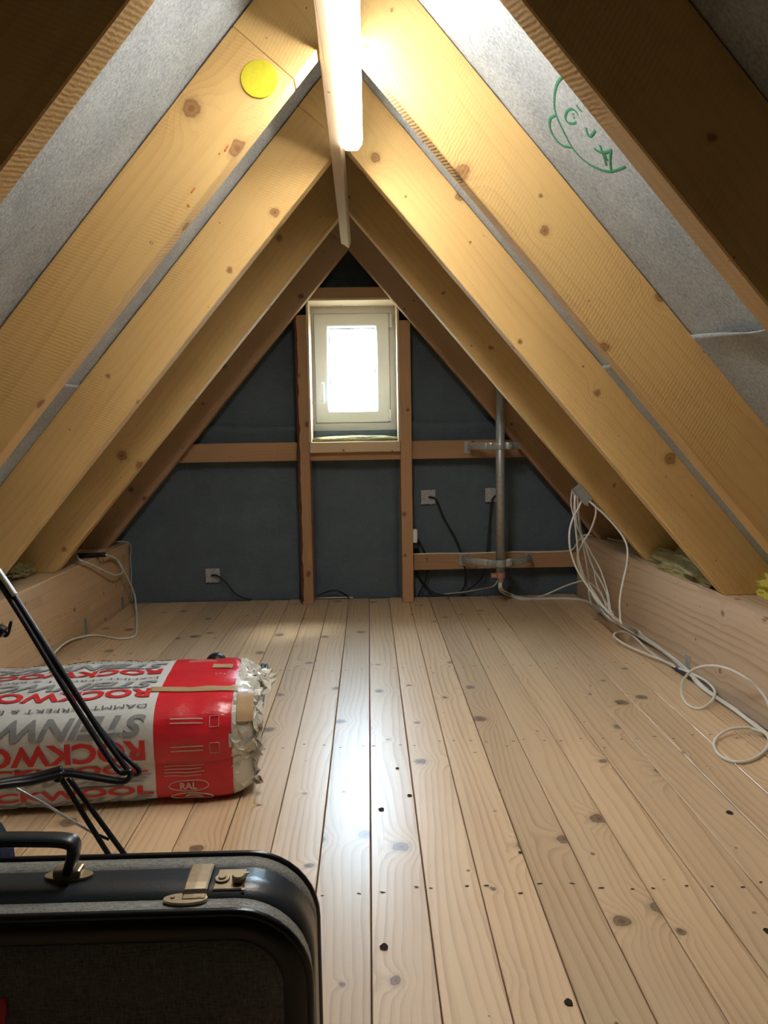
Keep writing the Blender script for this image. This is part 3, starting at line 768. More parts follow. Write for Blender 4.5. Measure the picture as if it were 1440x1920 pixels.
# hanger plate on the second rafter from the gable
YH = RY[3] + RT
hq = PY(1090, 918, YH + 0.012)
hp_ = tag(thing('cable_hanger', (hq.x, YH, hq.z)), 'small grey metal cable hanger under a brown rafter', 'hanger')
bm = bmesh.new(); bm_box(bm, (-0.05, 0, -0.035), (0.05, 0.012, 0.035), 0.002)
bm.transform(Matrix.Translation((hq.x + 0.006, YH - 0.03, hq.z - 0.012)) @ Matrix.Rotation(ANG, 4, 'Y')); from_bm('plate', bm, M['steel'], hp_)
bm = bmesh.new(); bm_box(bm, (-0.05, -0.04, -0.036), (0.05, 0.02, -0.031), 0.001)
bm.transform(Matrix.Translation((hq.x + 0.006, YH - 0.03, hq.z - 0.012)) @ Matrix.Rotation(ANG, 4, 'Y')); from_bm('lip', bm, M['steel'], hp_)
def b5(x, y): return (1040 + x / 6.0, 880 + y / 6.0)           # measured on an enlarged crop
def h(x, y, Y):
    q = PY(*b5(x, y), Y)
    if q.z < ZB + 0.004 and q.x > XBF(q.y) - 0.007: q = PB(*b5(x, y), 0.007)
    return q
def fl(px, py, z=0.006):
    if px < 1100: py += 3.0
    q = PZ(px, py, z)
    if q.x > XBF(q.y) - 0.007: q = PB(px, py, 0.007)
    return q
GW = 'white cables hanging from the metal hanger'
lab = 'thin white cable in the bundle hanging from the metal hanger'
def clampx(p, r=0.006):
    if p.z < ZB + 0.004 and p.x > XBF(p.y) - r: p.x = XBF(p.y) - r
    return p
def wc(pts, label=lab, grp=GW, mat='white_cable', r=RW):
    return cable('white_cable', [clampx(p) for p in pts], r, M[mat], label, 'cable', grp)
tail = lambda o, dz=0.006: [fl(1195 + o, 1182 + o * .3, dz), fl(1240 + o, 1218 + o * .3, dz), fl(1278 + o, 1248 + o * .2, dz), fl(1320 + o, 1290, dz), fl(1380 + o, 1332, dz), fl(1440 + o, 1378, dz), fl(1500 + o, 1425, dz)]
wc([h(280, 190, 3.66), h(262, 250, 3.65), h(228, 340, 3.64), h(226, 540, 3.64), h(250, 800, 3.64), h(268, 1000, 3.66), h(330, 1200, 3.70), h(390, 1300, 3.75), h(560, 1560, 3.5), h(690, 1690, 3.35)] + tail(0), 'white cable hanging nearly straight from the top of the metal hanger')
wc([h(290, 280, 3.66), h(305, 330, 3.64), h(270, 430, 3.62), h(210, 540, 3.60), h(168, 700, 3.58), h(175, 900, 3.57), h(240, 1100, 3.56), h(340, 1270, 3.54), h(470, 1450, 3.48), h(640, 1640, 3.36)] + tail(3, .010), 'white cable bowing widest toward the mast below the metal hanger')
wc([h(270, 235, 3.66), h(340, 290, 3.65), h(400, 360, 3.62), h(460, 430, 3.6), h(455, 540, 3.6), h(400, 690, 3.62), h(320, 820, 3.66), h(262, 950, 3.72), h(265, 1080, 3.8), h(360, 1280, 3.8), h(480, 1500, 3.6), h(640, 1690, 3.38)] + tail(-3, .012), 'white cable in an S-bend crossing the others below the metal hanger')
wc([h(390, 360, 3.60), h(460, 420, 3.58), h(560, 510, 3.56), h(680, 640, 3.53), h(770, 760, 3.5), h(815, 880, 3.47), h(815, 1050, 3.44), h(770, 1250, 3.42), h(735, 1450, 3.4), h(735, 1620, 3.38), h(765, 1745, 3.32)] + tail(2, .014)[:5], 'white cable swinging wide over the weathered beam from the metal hanger')
wc([h(200, 230, 3.70), h(185, 330, 3.71), h(190, 430, 3.72), h(225, 560, 3.74), h(280, 690, 3.76), h(330, 810, 3.78), h(420, 1080, 3.78), h(520, 1260, 3.75), h(590, 1420, 3.62), h(610, 1600, 3.5), h(640, 1700, 3.42)], r=RW * .8)
wc([h(215, 240, 3.70), h(230, 420, 3.72), h(255, 640, 3.74), h(320, 770, 3.76), h(410, 940, 3.76), h(500, 1100, 3.74), h(560, 1260, 3.66), h(600, 1400, 3.58), h(625, 1580, 3.5), h(660, 1700, 3.4)], r=RW * .8)
wc([h(240, 250, 3.70), h(270, 400, 3.72), h(275, 560, 3.74), h(310, 740, 3.78), h(345, 850, 3.8), h(430, 1090, 3.82), h(470, 1290, 3.82), h(540, 1430, 3.7), h(600, 1620, 3.5), h(630, 1690, 3.44)], r=RW * .8)
wc([h(255, 260, 3.70), h(262, 480, 3.72), h(290, 700, 3.76), h(330, 900, 3.8), h(370, 1150, 3.85), h(380, 1260, 3.88), h(385, 1400, 3.86), h(420, 1520, 3.7), fl(1122, 1148), fl(1160, 1172)] + tail(-6)[1:4], r=RW * .8)
# from the foot of the mast along the wall, then up to the bundle
mb = Vector((mp.x, YP, pb.z - 0.045))
cable('white_cable', [mb, mb + Vector((0.004, -0.004, -0.05)), fl(950, 1108, .02), fl(975, 1121), fl(1030, 1120), fl(1075, 1121), fl(1102, 1130), fl(1140, 1160), fl(1180, 1183)] + tail(-4)[1:6], RW, M['white_cable'], 'white cable leaving the mast foot and lying along the floor', 'cable', 'white cables from the mast foot')
cable('white_cable', [mb + Vector((0.006, 0.004, 0)), mb + Vector((0.010, 0, -0.05)), fl(956, 1110, .02), fl(985, 1119), fl(1040, 1118), fl(1085, 1120), fl(1110, 1132), fl(1145, 1161), fl(1185, 1186, .012)] + tail(1, .014)[1:6], RW, M['white_cable'], 'white cable leaving the mast foot and lying along the floor', 'cable', 'white cables from the mast foot')
cable('grey_cable', [mb + Vector((-0.006, 0, 0)), mb + Vector((-0.002, -0.006, -0.06)), fl(960, 1116, .008), fl(985, 1122, .008), PY(1020, 1116, 4.2), PY(1062, 1098, 4.15), PY(1095, 1089, 4.05), PY(1110, 1096, 3.95), PY(1125, 1112, 3.8), clampx(PY(1142, 1140, 3.55)), clampx(PY(1149, 1152, 3.45)), clampx(PY(1152, 1160, 3.42))], RW * .8, M['white_cable'], 'thin white cable arching from mast foot to the hanging bundle', 'cable')
cable('grey_cable', [g(832, 1114, .03), g(870, 1110, .06), g(905, 1104, .1), PY(925, 1099, YP), mb + Vector((-0.012, 0, 0.0))], 0.004, M['grey_cable'], 'grey cable running from mast foot toward the window post', 'cable')
# loops on the floor beside the beam
def loop8(pts): return pts
z8 = lambda x, y: (1120 + x / 4.5, 1180 + y / 4.5)
def f8(x, y, z=0.006):
    q = PZ(*z8(x, y), z)
    if q.x > XBF(q.y) - 0.008: q = PB(*z8(x, y), 0.008)
    return q
cable('white_cable', [f8(640, 300, .018), f8(460, 225, .02), f8(300, 160, .02), f8(190, 100, .025), f8(140, 55, .04), f8(165, 25, .05), f8(240, 25, .05), f8(330, 80, .03), f8(420, 170, .015), f8(540, 255, .014), f8(660, 320, .014)], RW, M['white_cable'], 'slack white cable loop lying nearest the mast on the floor', 'cable')
lc = [f8(690, 330, .016), f8(800, 375, .02), f8(920, 440, .02), f8(985, 510, .02), f8(985, 570, .018), f8(940, 630, .012), f8(860, 668, .007), f8(770, 640, .007), f8(715, 560, .02), f8(715, 460, .06), f8(770, 370, .11), f8(860, 320, .15), f8(980, 308, .17), f8(1120, 340, .17), f8(1250, 410, .16), f8(1350, 490, .13), f8(1430, 600, .09), f8(1480, 740, .03), f8(1520, 860, .01)]
cable('white_cable', lc, RW, M['white_cable'], 'white cable standing up in a big loop against the beam', 'cable')
lc = [f8(1330, 840, .012), f8(1240, 830, .02), f8(1110, 845, .02), f8(1010, 910, .012), f8(985, 980, .007), f8(1030, 1060, .007), f8(1130, 1112, .007), f8(1250, 1115, .007), f8(1360, 1070, .007), f8(1430, 1000, .008), f8(1450, 930, .012), f8(1400, 870, .02), f8(1300, 840, .022)]
cable('white_cable', lc, RW, M['white_cable'], 'white cable lying in a flat round loop on the floor', 'cable')
cable('black_cable', [f8(640, 320), f8(760, 400), f8(900, 490), f8(1010, 575), f8(1160, 680), f8(1300, 780), f8(1440, 880), f8(1560, 970)], 0.007, M['black_cable'], 'black cable in the gap under the white cables by the beam', 'cable')

# left beam: black sleeve and cable
sl = [PX(147, 1040, XL - 0.03), PX(198, 1040, XL - 0.03)]
sl = [PZ(146, 1042, ZB + 0.014), PZ(198, 1040, ZB + 0.014)]
tag(tube('cable_sleeve', spline(sl, 6), 0.013, M['black_plastic'], None, 12), 'short black foam sleeve lying on the glued beam', 'sleeve')
cable('white_cable', [PZ(144, 1041, ZB + .02), PX(150, 1050, XL + .01), PX(170, 1058, XL + .02), PX(195, 1070, XL + .03), PX(215, 1078, XL + .04), PX(229, 1074, XL + .04), PX(228, 1062, XL + .03), PX(218, 1048, XL + .02), PZ(198, 1040, ZB + .014)], 0.005, M['white_cable'], 'white cable loop hanging from the black sleeve', 'cable')
cable('white_cable', [PZ(198, 1041, ZB + .010), PX(216, 1046, XL + .015), PX(232, 1070, XL + .04), PX(246, 1098, XL + .05), PX(253, 1120, XL + .06), PZ(256, 1150, .02), PZ(256, 1185, .007), PZ(247, 1195, .007), PZ(220, 1197, .007), PZ(180, 1191, .007), PX(150, 1195, XL + .008), PX(125, 1204, XL + .012), PX(104, 1222, XL + .012), PX(94, 1240, XL + .012), PX(88, 1256, XL + .012)], 0.005, M['white_cable'], 'white cable running from the black sleeve across the floor to the bag', 'cable')
cable('white_cable', [PZ(185, 1026, ZB + .01), PZ(192, 1018, ZB + .03), PY(210, 1016, 4.44), PY(236, 1016, 4.46), PY(244, 1022, 4.47), PX(246, 1040, XL + .012), PX(246, 1080, XL + .012), PX(247, 1128, XL + .012)], 0.0045, M['grey_cable'], 'grey cable bent over the gable end of the glued beam', 'cable')

# mineral wool tufts
tag(blob('wool_tuft', (1.375, 3.24, ZB + 0.025), (0.085, 0.36, 0.062), M['wool'], 1.0, 5, .4, 2.5, ZB - 0.001), 'greyish yellow wool tuft on the weathered beam between two rafters', 'insulation')
q = PZ(1425, 1110, ZB); tag(blob('wool_tuft', (q.x + .04, q.y - .08, ZB + 0.025), (0.08, 0.19, 0.06), plain('bright_mineral_wool', (0.66, 0.62, 0.13), .95, 0, .4, 80, .8, .1), 2.0, 5, .4, 2.5, ZB - 0.001), 'bright yellow wool tuft on the weathered beam beside a rafter foot', 'insulation')
q = PZ(40, 1080, ZB); tag(blob('wool_tuft', (q.x - .02, q.y, ZB + 0.018), (0.06, 0.14, 0.035), M['wool'], 3.0, 5, .4, 2.5, ZB - 0.001), 'small yellow wool tuft on the glued beam', 'insulation')

# ------------------------------------------------------------------ insulation bag
BL, BHV, BHW, BN = 1.02, 0.258, 0.139, 3.8
BYAW = math.radians(5.0)
BEND = Vector((-0.348, 2.254, 0))                   # middle of its free end, on the floor
sdir = Vector((-math.cos(BYAW), -math.sin(BYAW), 0)); vdir = Vector((math.sin(BYAW), -math.cos(BYAW), 0))   # vdir points to the viewer side
NS = 720; sec = []
for i in range(NS):
    th = math.pi / 2 - 2 * math.pi * i / NS          # starts at the top middle, goes over the near side
    ct, st = math.cos(th), math.sin(th)
    ex = BN if st > 0 else 9.0                       # squarer where it rests on the floor
    sec.append(Vector((math.copysign(abs(ct) ** (2 / ex), ct) * BHV, math.copysign(abs(st) ** (2 / ex), st) * BHW)))
arc = [0.0]
for i in range(NS): arc.append(arc[-1] + (sec[(i + 1) % NS] - sec[i]).length)
PER = arc[-1]
def section(a):
    a %= PER
    lo, hi = 0, NS
    while hi - lo > 1:
        m = (lo + hi) // 2
        if arc[m] <= a: lo = m
        else: hi = m
    f = (a - arc[lo]) / max(arc[lo + 1] - arc[lo], 1e-9)
    return sec[lo].lerp(sec[(lo + 1) % NS], f)
def bag_raw(s, a):
    a = (a + PER / 2) % PER - PER / 2            # the wrap closes underneath
    q = section(a)
    e = max(0.0, 1 - s / 0.10); e2 = max(0.0, 1 - (BL - s) / 0.12)
    k = 1 - 0.17 * e ** 2 - 0.2 * e2 ** 2
    v, wz = q.x * k, q.y * k
    crown = 0.008 * math.sin(math.pi * min(max(s / BL, 0), 1)) * (1 if wz > 0 else 0) * (wz / BHW)
    nz = noise.noise(Vector((s * 5, a * 5, 1.0))) * 0.007 + noise.noise(Vector((s * 16, a * 9, 4.0))) * 0.003
    cr = max(0.0, 1 - abs(s - 0.12) / 0.16)
    nz += cr * 0.006 * noise.noise(Vector((s * 14, a * 34, 7.0)))
    seam = -0.007 * max(0.0, 1 - max(0.0, a - 0.366) / 0.12) if 0.362 < a < 0.49 else 0.0
    out = Vector((q.x / BHV ** 2, q.y / BHW ** 2)).normalized() * (nz + seam)
    v += out.x; wz += out.y + crown
    z = max(0.0005, wz + BHW + 0.002)
    return BEND + sdir * s + vdir * v + Vector((0, 0, z))
def bag_pt(s, a, off=0.0):
    p = bag_raw(s, a)
    if off:
        n = (bag_raw(s, a + 0.004) - bag_raw(s, a - 0.004)).cross(bag_raw(s + 0.004, a) - bag_raw(s - 0.004, a)).normalized()
        if (p + n - (BEND + sdir * s + Vector((0, 0, BHW)))).length < (p - n - (BEND + sdir * s + Vector((0, 0, BHW)))).length: n = -n
        p = p + n * off
    return p
def foil(name, color, rough=0.28, var=0.12):
    t = NT(name); co = t.node('ShaderNodeTexCoord').outputs['Object']
    n1 = t.noise(co, 14.0, 3.0, 0.6); n2 = t.noise(t.vec('MULTIPLY', co, (18.0, 60.0, 40.0)), 1.0, 3.0, 0.6)
    col = t.mix(n1, tuple(c * (1 - var) for c in color), tuple(min(1, c * (1 + var)) for c in color))
    t.bump(t.math('ADD', n1, t.math('MULTIPLY', n2, 0.5)), 0.55, 0.006)
    return t.done(col, rough, spec=0.5)
M['bag_white'] = foil('white_foil_wrap', (0.62, 0.64, 0.64)); M['bag_red'] = foil('red_foil_wrap', (0.62, 0.022, 0.035), 0.25, 0.2)
M['print_red'] = foil('red_print', (0.62, 0.03, 0.04), 0.3); M['print_grey'] = foil('grey_print', (0.27, 0.29, 0.31), 0.3); M['print_dark'] = plain('dark_print', (0.10, 0.11, 0.12), 0.5)
M['print_pale'] = plain('pale_print', (0.62, 0.40, 0.34), 0.5); M['brown_tape'] = plain('brown_parcel_tape', (0.42, 0.29, 0.16), 0.3, 0, .2, 40)
M['foil'] = foil('torn_pale_foil', (0.60, 0.58, 0.52), 0.3, 0.35)
bag = tag(thing('insulation_bag', BEND + sdir * BL / 2), 'red and white foil-wrapped insulation bag lying on the floor', 'bag')
RED0 = 0.055; RED1 = 0.258
ss = [0.0, 0.02, 0.04] + frange(RED0, RED1, 26) + frange(RED1, BL, 66)[1:]
aa = frange(0, PER, 150)[:-1]
bm = bmesh.new()
V = [[bm.verts.new(bag_pt(s, a)) for a in aa] for s in ss]
for i in range(len(ss) - 1):
    for j in range(len(aa)):
        am = aa[j] + PER / 300
        lo = RED0 + 0.014 * noise.noise(Vector((am * 14, 2, 0)))
        f = bm.faces.new((V[i][j], V[i + 1][j], V[i + 1][(j + 1) % len(aa)], V[i][(j + 1) % len(aa)]))
        sm = 0.5 * (ss[i] + ss[i + 1])
        f.material_index = 1 if lo < sm < RED1 else (2 if sm <= lo else 0)
for endi in (0, -1):
    c = bm.verts.new(BEND + sdir * (ss[endi] + (0.012 if endi == 0 else -0.01)) + Vector((0, 0, BHW)))
    for j in range(len(aa)):
        f = bm.faces.new((V[endi][j], V[endi][(j + 1) % len(aa)], c)); f.material_index = 2 if endi == 0 else 0
from_bm('wrap', bm, [M['bag_white'], M['bag_red'], M['foil']], bag, smooth=True)
# crumpled folds at the open end
def flap(a0, a1, length, seed, mat='foil', lift=0.02):
    bm = bmesh.new(); n1, n2 = 14, 10
    V = []
    for i in range(n1 + 1):
        a = a0 + (a1 - a0) * i / n1; row = []
        for j in range(n2 + 1):
            f = j / n2
            b0 = bag_pt(0.055, a, 0.002); b1 = bag_pt(0.0, a)
            p = b0.lerp(b1, min(f * 2, 1)) + (sdir * -1) * max(0, f - 0.5) * 2 * length * (0.65 + 0.5 * noise.noise(Vector((i * .7, seed, 0))))
            c = BEND + Vector((0, 0, BHW)); p = p.lerp(Vector((p.x, c.y + (p.y - c.y), p.z * (1 - 0.25 * max(0, f - .5)))), 1)
            k = 0.5 + f
            p += Vector((noise.noise(Vector((i * .55, j * .6, seed))), noise.noise(Vector((i * .5, j * .7, seed + 9))), noise.noise(Vector((i * .6, j * .5, seed + 5))))) * lift * k
            p.z = max(p.z, 0.002); row.append(bm.verts.new(p))
        V.append(row)
    for i in range(n1):
        for j in range(n2): bm.faces.new((V[i][j], V[i + 1][j], V[i + 1][j + 1], V[i][j + 1]))
    return from_bm('end_fold', bm, M[mat], bag)
flap(-0.26, -0.02, 0.01, 1.0); flap(-0.06, 0.20, 0.02, 2.5); flap(0.16, 0.36, 0.03, 4.1); flap(0.33, 0.49, 0.01, 6.3); flap(-0.22, 0.0, 0.05, 8.8, lift=0.03)
# printed surfaces follow the bag
def bag_strip(name, s0, s1, a0, a1, mat, parent=None, off=0.0012, n=None):
    bm = bmesh.new(); n1 = max(2, int(abs(s1 - s0) / 0.012)); n2 = max(2, int(abs(a1 - a0) / 0.010))
    V = [[bm.verts.new(bag_pt(s0 + (s1 - s0) * i / n1, a0 + (a1 - a0) * j / n2, off)) for j in range(n2 + 1)] for i in range(n1 + 1)]
    for i in range(n1):
        for j in range(n2): bm.faces.new((V[i][j], V[i + 1][j], V[i + 1][j + 1], V[i][j + 1]))
    return from_bm(name, bm, M[mat], parent or bag, smooth=True)
def bag_text(body, s0, a0, length, height, mat, flipped=True, bold=0.0, shear=0.0, name='printed_text'):
    cu = bpy.data.curves.new('lettering', 'FONT'); cu.body = body; cu.offset = bold; cu.shear = shear; cu.resolution_u = 3
    tmp = bpy.data.objects.new('lettering', cu); C.objects.link(tmp)
    dg = bpy.context.evaluated_depsgraph_get()
    me = bpy.data.meshes.new_from_object(tmp.evaluated_get(dg))
    bpy.data.objects.remove(tmp); bpy.data.curves.remove(cu)
    bm = bmesh.new(); bm.from_mesh(me); bpy.data.meshes.remove(me)
    x0 = min(v.co.x for v in bm.verts); x1 = max(v.co.x for v in bm.verts); y0 = min(v.co.y for v in bm.verts); y1 = max(v.co.y for v in bm.verts)
    for v in bm.verts: v.co = Vector(((v.co.x - x0) / (x1 - x0) * length, (v.co.y - y0) / (y1 - y0) * height, 0))
    bmesh.ops.triangulate(bm, faces=bm.faces)
    for _ in range(3):
        es = [e for e in bm.edges if e.calc_length() > 0.016]
        if not es: break
        bmesh.ops.subdivide_edges(bm, edges=es, cuts=1); bmesh.ops.triangulate(bm, faces=bm.faces)
    for v in bm.verts:
        s, a = (s0 + v.co.x, a0 + v.co.y) if flipped else (s0 + length - v.co.x, a0 - v.co.y)
        v.co = bag_pt(min(s, BL - 0.005), a, 0.0030)
    return from_bm(name, bm, M[mat], bag)
TS = RED1 + 0.022
vt = {2.57: None}
for k in range(-1, 4):
    aR = -0.052 + k * 0.178                                    # red row, then grey row and small line towards the far side
    if -0.27 < aR < 0.33:
        bag_text('ROCKWOOL', TS, aR, 0.53, 0.052, 'print_red', True, 0.035)
    if -0.25 < aR - 0.062 < 0.33:
        bag_text('STEINWOLLE', TS - 0.004, aR - 0.064, 0.62, 0.054, 'print_grey', True, 0.03, 0.35)
        bag_text('DÄMMT PERFEKT & BRENNT NICHT', TS, aR - 0.096, 0.66, 0.016, 'print_dark', True, 0.0)
bag_text('ROCKWOOL', TS - 0.004, 0.394, 0.53, 0.026, 'print_red', False, 0.035)
bag_text('STEINWOLLE', TS - 0.014, 0.420, 0.60, 0.022, 'print_grey', False, 0.03, 0.35)
bag_strip('printed_bar', TS + 0.06, TS + 0.19, 0.424, 0.429, 'print_dark')
bag_text('ROCKWOOL', TS - 0.016, 0.456, 0.53, 0.026, 'print_red', False, 0.035)
bag_text('STEINWOLLE', TS - 0.014, 0.479, 0.60, 0.019, 'print_grey', False, 0.03, 0.35)
bag_text('DÄMMT PERFEKT & BRENNT NICHT', TS, 0.492, 0.56, 0.010, 'print_dark', False)
# small print and emblem on the red end
for r_ in range(4): bag_strip('small_print_line', 0.13 + 0.008 * (r_ % 2), 0.235, 0.382 + r_ * 0.009, 0.3845 + r_ * 0.009, 'print_pale')
for r_, a in enumerate((-0.14, -0.13, -0.12, 0.255, 0.266, 0.325, 0.336)): bag_strip('small_print_line', 0.13, 0.215, a, a + 0.003, 'print_pale')
bag_text('RAL', 0.150, 0.448, 0.045, 0.018, 'print_pale', False, 0.03)
def bag_loop(pts, r=0.0012, mat='print_pale'):
    tube('printed_outline', [bag_pt(s, a, 0.0012) for s, a in pts], r, M[mat], bag, 5, closed=True)
bag_loop([(0.172 + 0.052 * math.cos(2 * math.pi * k / 40), 0.439 + 0.014 * math.sin(2 * math.pi * k / 40)) for k in range(40)])
bag_loop([(0.165 + 0.055 * math.cos(2 * math.pi * k / 40), 0.472 + 0.014 * math.sin(2 * math.pi * k / 40)) for k in range(40)], 0.002)
bag_loop([(0.160 + 0.022 * math.cos(2 * math.pi * k / 30), 0.472 + 0.008 * math.sin(2 * math.pi * k / 30)) for k in range(30)], 0.0028)
for a in (0.250, 0.320):
    bag_loop([(0.088, a), (0.112, a), (0.112, a + 0.028), (0.088, a + 0.028)])
for k in range(3): bag_loop([(0.092 + 0.012 * k + 0.003 * math.cos(2 * math.pi * j / 10), 0.02 + 0.003 * math.sin(2 * math.pi * j / 10)) for j in range(10)], 0.001)
bag_strip('parcel_tape', 0.035, 0.285, 0.118, 0.150, 'brown_tape', off=0.003)
bag_strip('parcel_tape', 0.075, 0.135, -0.085, -0.045, 'brown_tape', off=0.003)
bag_strip('parcel_tape', 0.003, 0.045, 0.14, 0.27, 'brown_tape', off=0.008)

# things behind the bag
q = PY(405, 1224, 2.86)
bt = tag(thing('black_canister', (q.x, 2.86, 0)), 'black round-topped canister standing behind the insulation bag', 'canister')
bm = bmesh.new(); bm_cyl(bm, (q.x, 2.86, 0), (0, 0, 1), 0.038, q.z - 0.035, 28, bevel=0.004); from_bm('can_body', bm, M['black_plastic'], bt)
bm = bmesh.new(); bmesh.ops.create_uvsphere(bm, u_segments=28, v_segments=14, radius=0.041, matrix=Matrix.Translation((q.x, 2.86, q.z - 0.041))); from_bm('dome_lid', bm, M['black_plastic'], bt, smooth=True)
a, b = PZ(492, 1258, 0.02), PZ(482, 1320, 0.02); a.z = b.z = 0
st_ = tag(thing('plastic_profiles', ((a.x + b.x) / 2, (a.y + b.y) / 2, 0)), 'bundle of dark grey plastic strips sticking out behind the bag', 'strips')
for k in range(3):
    bm = bmesh.new(); d = (a - b).normalized(); off = Vector((d.y, -d.x, 0)) * (0.014 * (k - 1))
    bm_tube(bm, [b - d * 0.25 + off + Vector((0, 0, .016 + .012 * (k % 2))), a + d * 0.03 * k + off + Vector((0, 0, .016 + .012 * (k % 2)))], 0, 8, flat=(0.008, 0.016, Vector((0, 0, 1))))
    from_bm('strip', bm, M['grey_plastic'], st_)

# ------------------------------------------------------------------ black wire stand leaning between bag and suitcase
stand = tag(thing('wire_stand', (-0.62, 1.45, 0)), 'black folding wire stand between the suitcase and the insulation bag', 'stand')
def wpt(px, py, y): return PY(px, py, y)
def wire(pts, r=0.0045, name='wire', mat='black_metal', per=8): return tube(name, spline([wpt(*p) for p in pts], per), r, M[mat], stand, 8)
wire([(-60, 985, 1.60), (10, 1092, 1.57), (60, 1170, 1.55), (130, 1280, 1.52), (190, 1375, 1.50), (240, 1445, 1.48), (243, 1458, 1.48), (228, 1463, 1.48), (180, 1455, 1.48), (125, 1446, 1.48), (108, 1450, 1.47)], .0056)
wire([(-62, 1000, 1.59), (6, 1104, 1.56), (55, 1182, 1.54), (120, 1290, 1.51), (180, 1385, 1.49), (222, 1445, 1.47), (252, 1442, 1.47), (228, 1410, 1.475)][:6] + [(243, 1447, 1.465), (240, 1462, 1.46), (222, 1466, 1.46), (170, 1458, 1.46), (128, 1452, 1.46), (112, 1456, 1.46)], .0056)
wire([(10, 1092, 1.57), (60, 1173, 1.55), (100, 1238, 1.53), (160, 1330, 1.515), (215, 1400, 1.50), (257, 1440, 1.49), (260, 1450, 1.49), (250, 1453, 1.485)], .005)
wire([(118, 1444, 1.47), (60, 1460, 1.45), (0, 1470, 1.42), (-70, 1485, 1.38)], 0.010, 'arm')
wire([(118, 1452, 1.46), (60, 1466, 1.44), (0, 1474, 1.41), (-70, 1490, 1.37)], 0.007, 'arm')
def to_floor(p, y, x=0):
    return p
for (x0, y0), (x1, y1), yy in (((112, 1456), (197, 1592), 1.46), ((128, 1458), (226, 1592), 1.47)):
    A = wpt(x0, y0, yy); B = wpt(x1, y1, yy - 0.02)
    d = (B - A); k = (A.z - 0.006) / -d.z
    tube('leg', spline([A, A + d * .5, B, A + d * k], 6), 0.0052, M['black_metal'], stand, 8)
cyl('joint_knob', wpt(116, 1450, 1.475), (0, -1, 0), 0.009, 0.025, M['black_plastic'], stand, 14, bevel=0.003)
wire([(186, 1566, 1.455), (204, 1574, 1.45)], 0.003, 'cross_link')
wire([(30, 1478, 1.40), (80, 1505, 1.41), (120, 1530, 1.43), (165, 1557, 1.45), (176, 1562, 1.452)], 0.0026, 'thin_rod', 'steel')
wire([(-6, 1066, 1.565), (12, 1092, 1.56), (28, 1116, 1.555)], 0.006, 'metal_tip', 'steel')
wire([(-20, 1176, 1.50), (0, 1182, 1.50), (8, 1186, 1.50)], 0.012, 'wing_knob', 'black_plastic')
wire([(6, 1180, 1.50), (13, 1188, 1.50), (8, 1193, 1.50), (15, 1190, 1.50), (20, 1172, 1.50), (21, 1166, 1.50), (18, 1172, 1.50), (17, 1184, 1.50)], 0.0025, 'wire_loop')

# navy cloth bundle at the edge
q = PY(-10, 1560, 1.22)
cb = blob('cloth_bundle', (q.x - 0.10, 1.24, 0.19), (0.115, 0.13, 0.185), plain('navy_cloth', (0.022, 0.028, 0.06), .9, 0, .3, 60, .6, .1), 6.0, 5, .13, 2.0, 0.0)
tag(cb, 'dark navy cloth bundle behind the suitcase handle', 'cloth')

# ------------------------------------------------------------------ suitcase
SY0, SY1 = 0.868, 0.997
SX0, SX1, SZ1, SR = -0.80, PY(599, 1850, SY1).x, 0.42, 0.092
case = tag(thing('suitcase', ((SX0 + SX1) / 2, (SY0 + SY1) / 2, 0)), 'old grey suitcase with black trim standing upright on the floor', 'suitcase')
def rrect(inset=0.0, n=10, z0=0.0):
    x0, x1, zz0, zz1 = SX0 + inset, SX1 - inset, z0 + inset, SZ1 - inset
    r = max(SR - inset, 0.004); out = []
    for cx, cz, a0 in ((x1 - r, zz1 - r, 0), (x0 + r, zz1 - r, 90), (x0 + r, zz0 + r, 180), (x1 - r, zz0 + r, 270)):
        for k in range(n + 1):
            a = math.radians(a0 + 90 * k / n); out.append((cx + r * math.cos(a), cz + r * math.sin(a)))
    return out
def loft(name, layers, mat, cap0=False, cap1=False, smooth=True):
    bm = bmesh.new(); R_ = []
    for y, inset in layers: R_.append([bm.verts.new((p[0], y, p[1])) for p in rrect(inset)])
    for A, B in zip(R_, R_[1:]):
        n = len(A)
        for i in range(n): bm.faces.new((A[i], A[(i + 1) % n], B[(i + 1) % n], B[i]))
    if cap0: bm.faces.new(R_[0])
    if cap1: bm.faces.new(R_[-1][::-1])
    o = from_bm(name, bm, mat, case)
    for f in o.data.polygons: f.use_smooth = len(f.vertices) == 4
    return o
def tweed(name, lo, hi):
    t = NT(name); co = t.node('ShaderNodeTexCoord').outputs['Object']; s = t.sep(co)
    a = t.noise(t.comb(t.math('MULTIPLY', s[0], 90.0), t.math('MULTIPLY', s[1], 300.0), t.math('MULTIPLY', s[2], 700.0)), 1.0, 2.0, .6)
    b = t.noise(t.comb(t.math('MULTIPLY', s[0], 700.0), t.math('MULTIPLY', s[1], 300.0), t.math('MULTIPLY', s[2], 90.0)), 1.0, 2.0, .6)
    f = t.math('ADD', t.math('MULTIPLY', a, .5), t.math('MULTIPLY', b, .5))
    f = t.ramp(f, [(0.36, 0.0), (0.64, 1.0)])
    t.bump(f, .35, .001)
    return t.done(t.mix(f, lo, hi), 0.55, spec=.4)
M['tweed'] = tweed('grey_tweed', (0.11, 0.115, 0.11), (0.33, 0.33, 0.305)); M['shaded_tweed'] = tweed('grey_tweed_shaded', (0.045, 0.050, 0.052), (0.15, 0.152, 0.148))  # darker copy of the tweed: the front panel's shade put into its colour
M['case_black'] = plain('black_leatherette', (0.020, 0.026, 0.034), 0.32, 0, .3, 200, .15, .5)
M['piping'] = plain('black_piping', (0.006, 0.007, 0.010), 0.25, spec=.5)
M['brass'] = plain('worn_nickel_brass', (0.50, 0.43, 0.32), 0.34, 0.9, .25, 120)
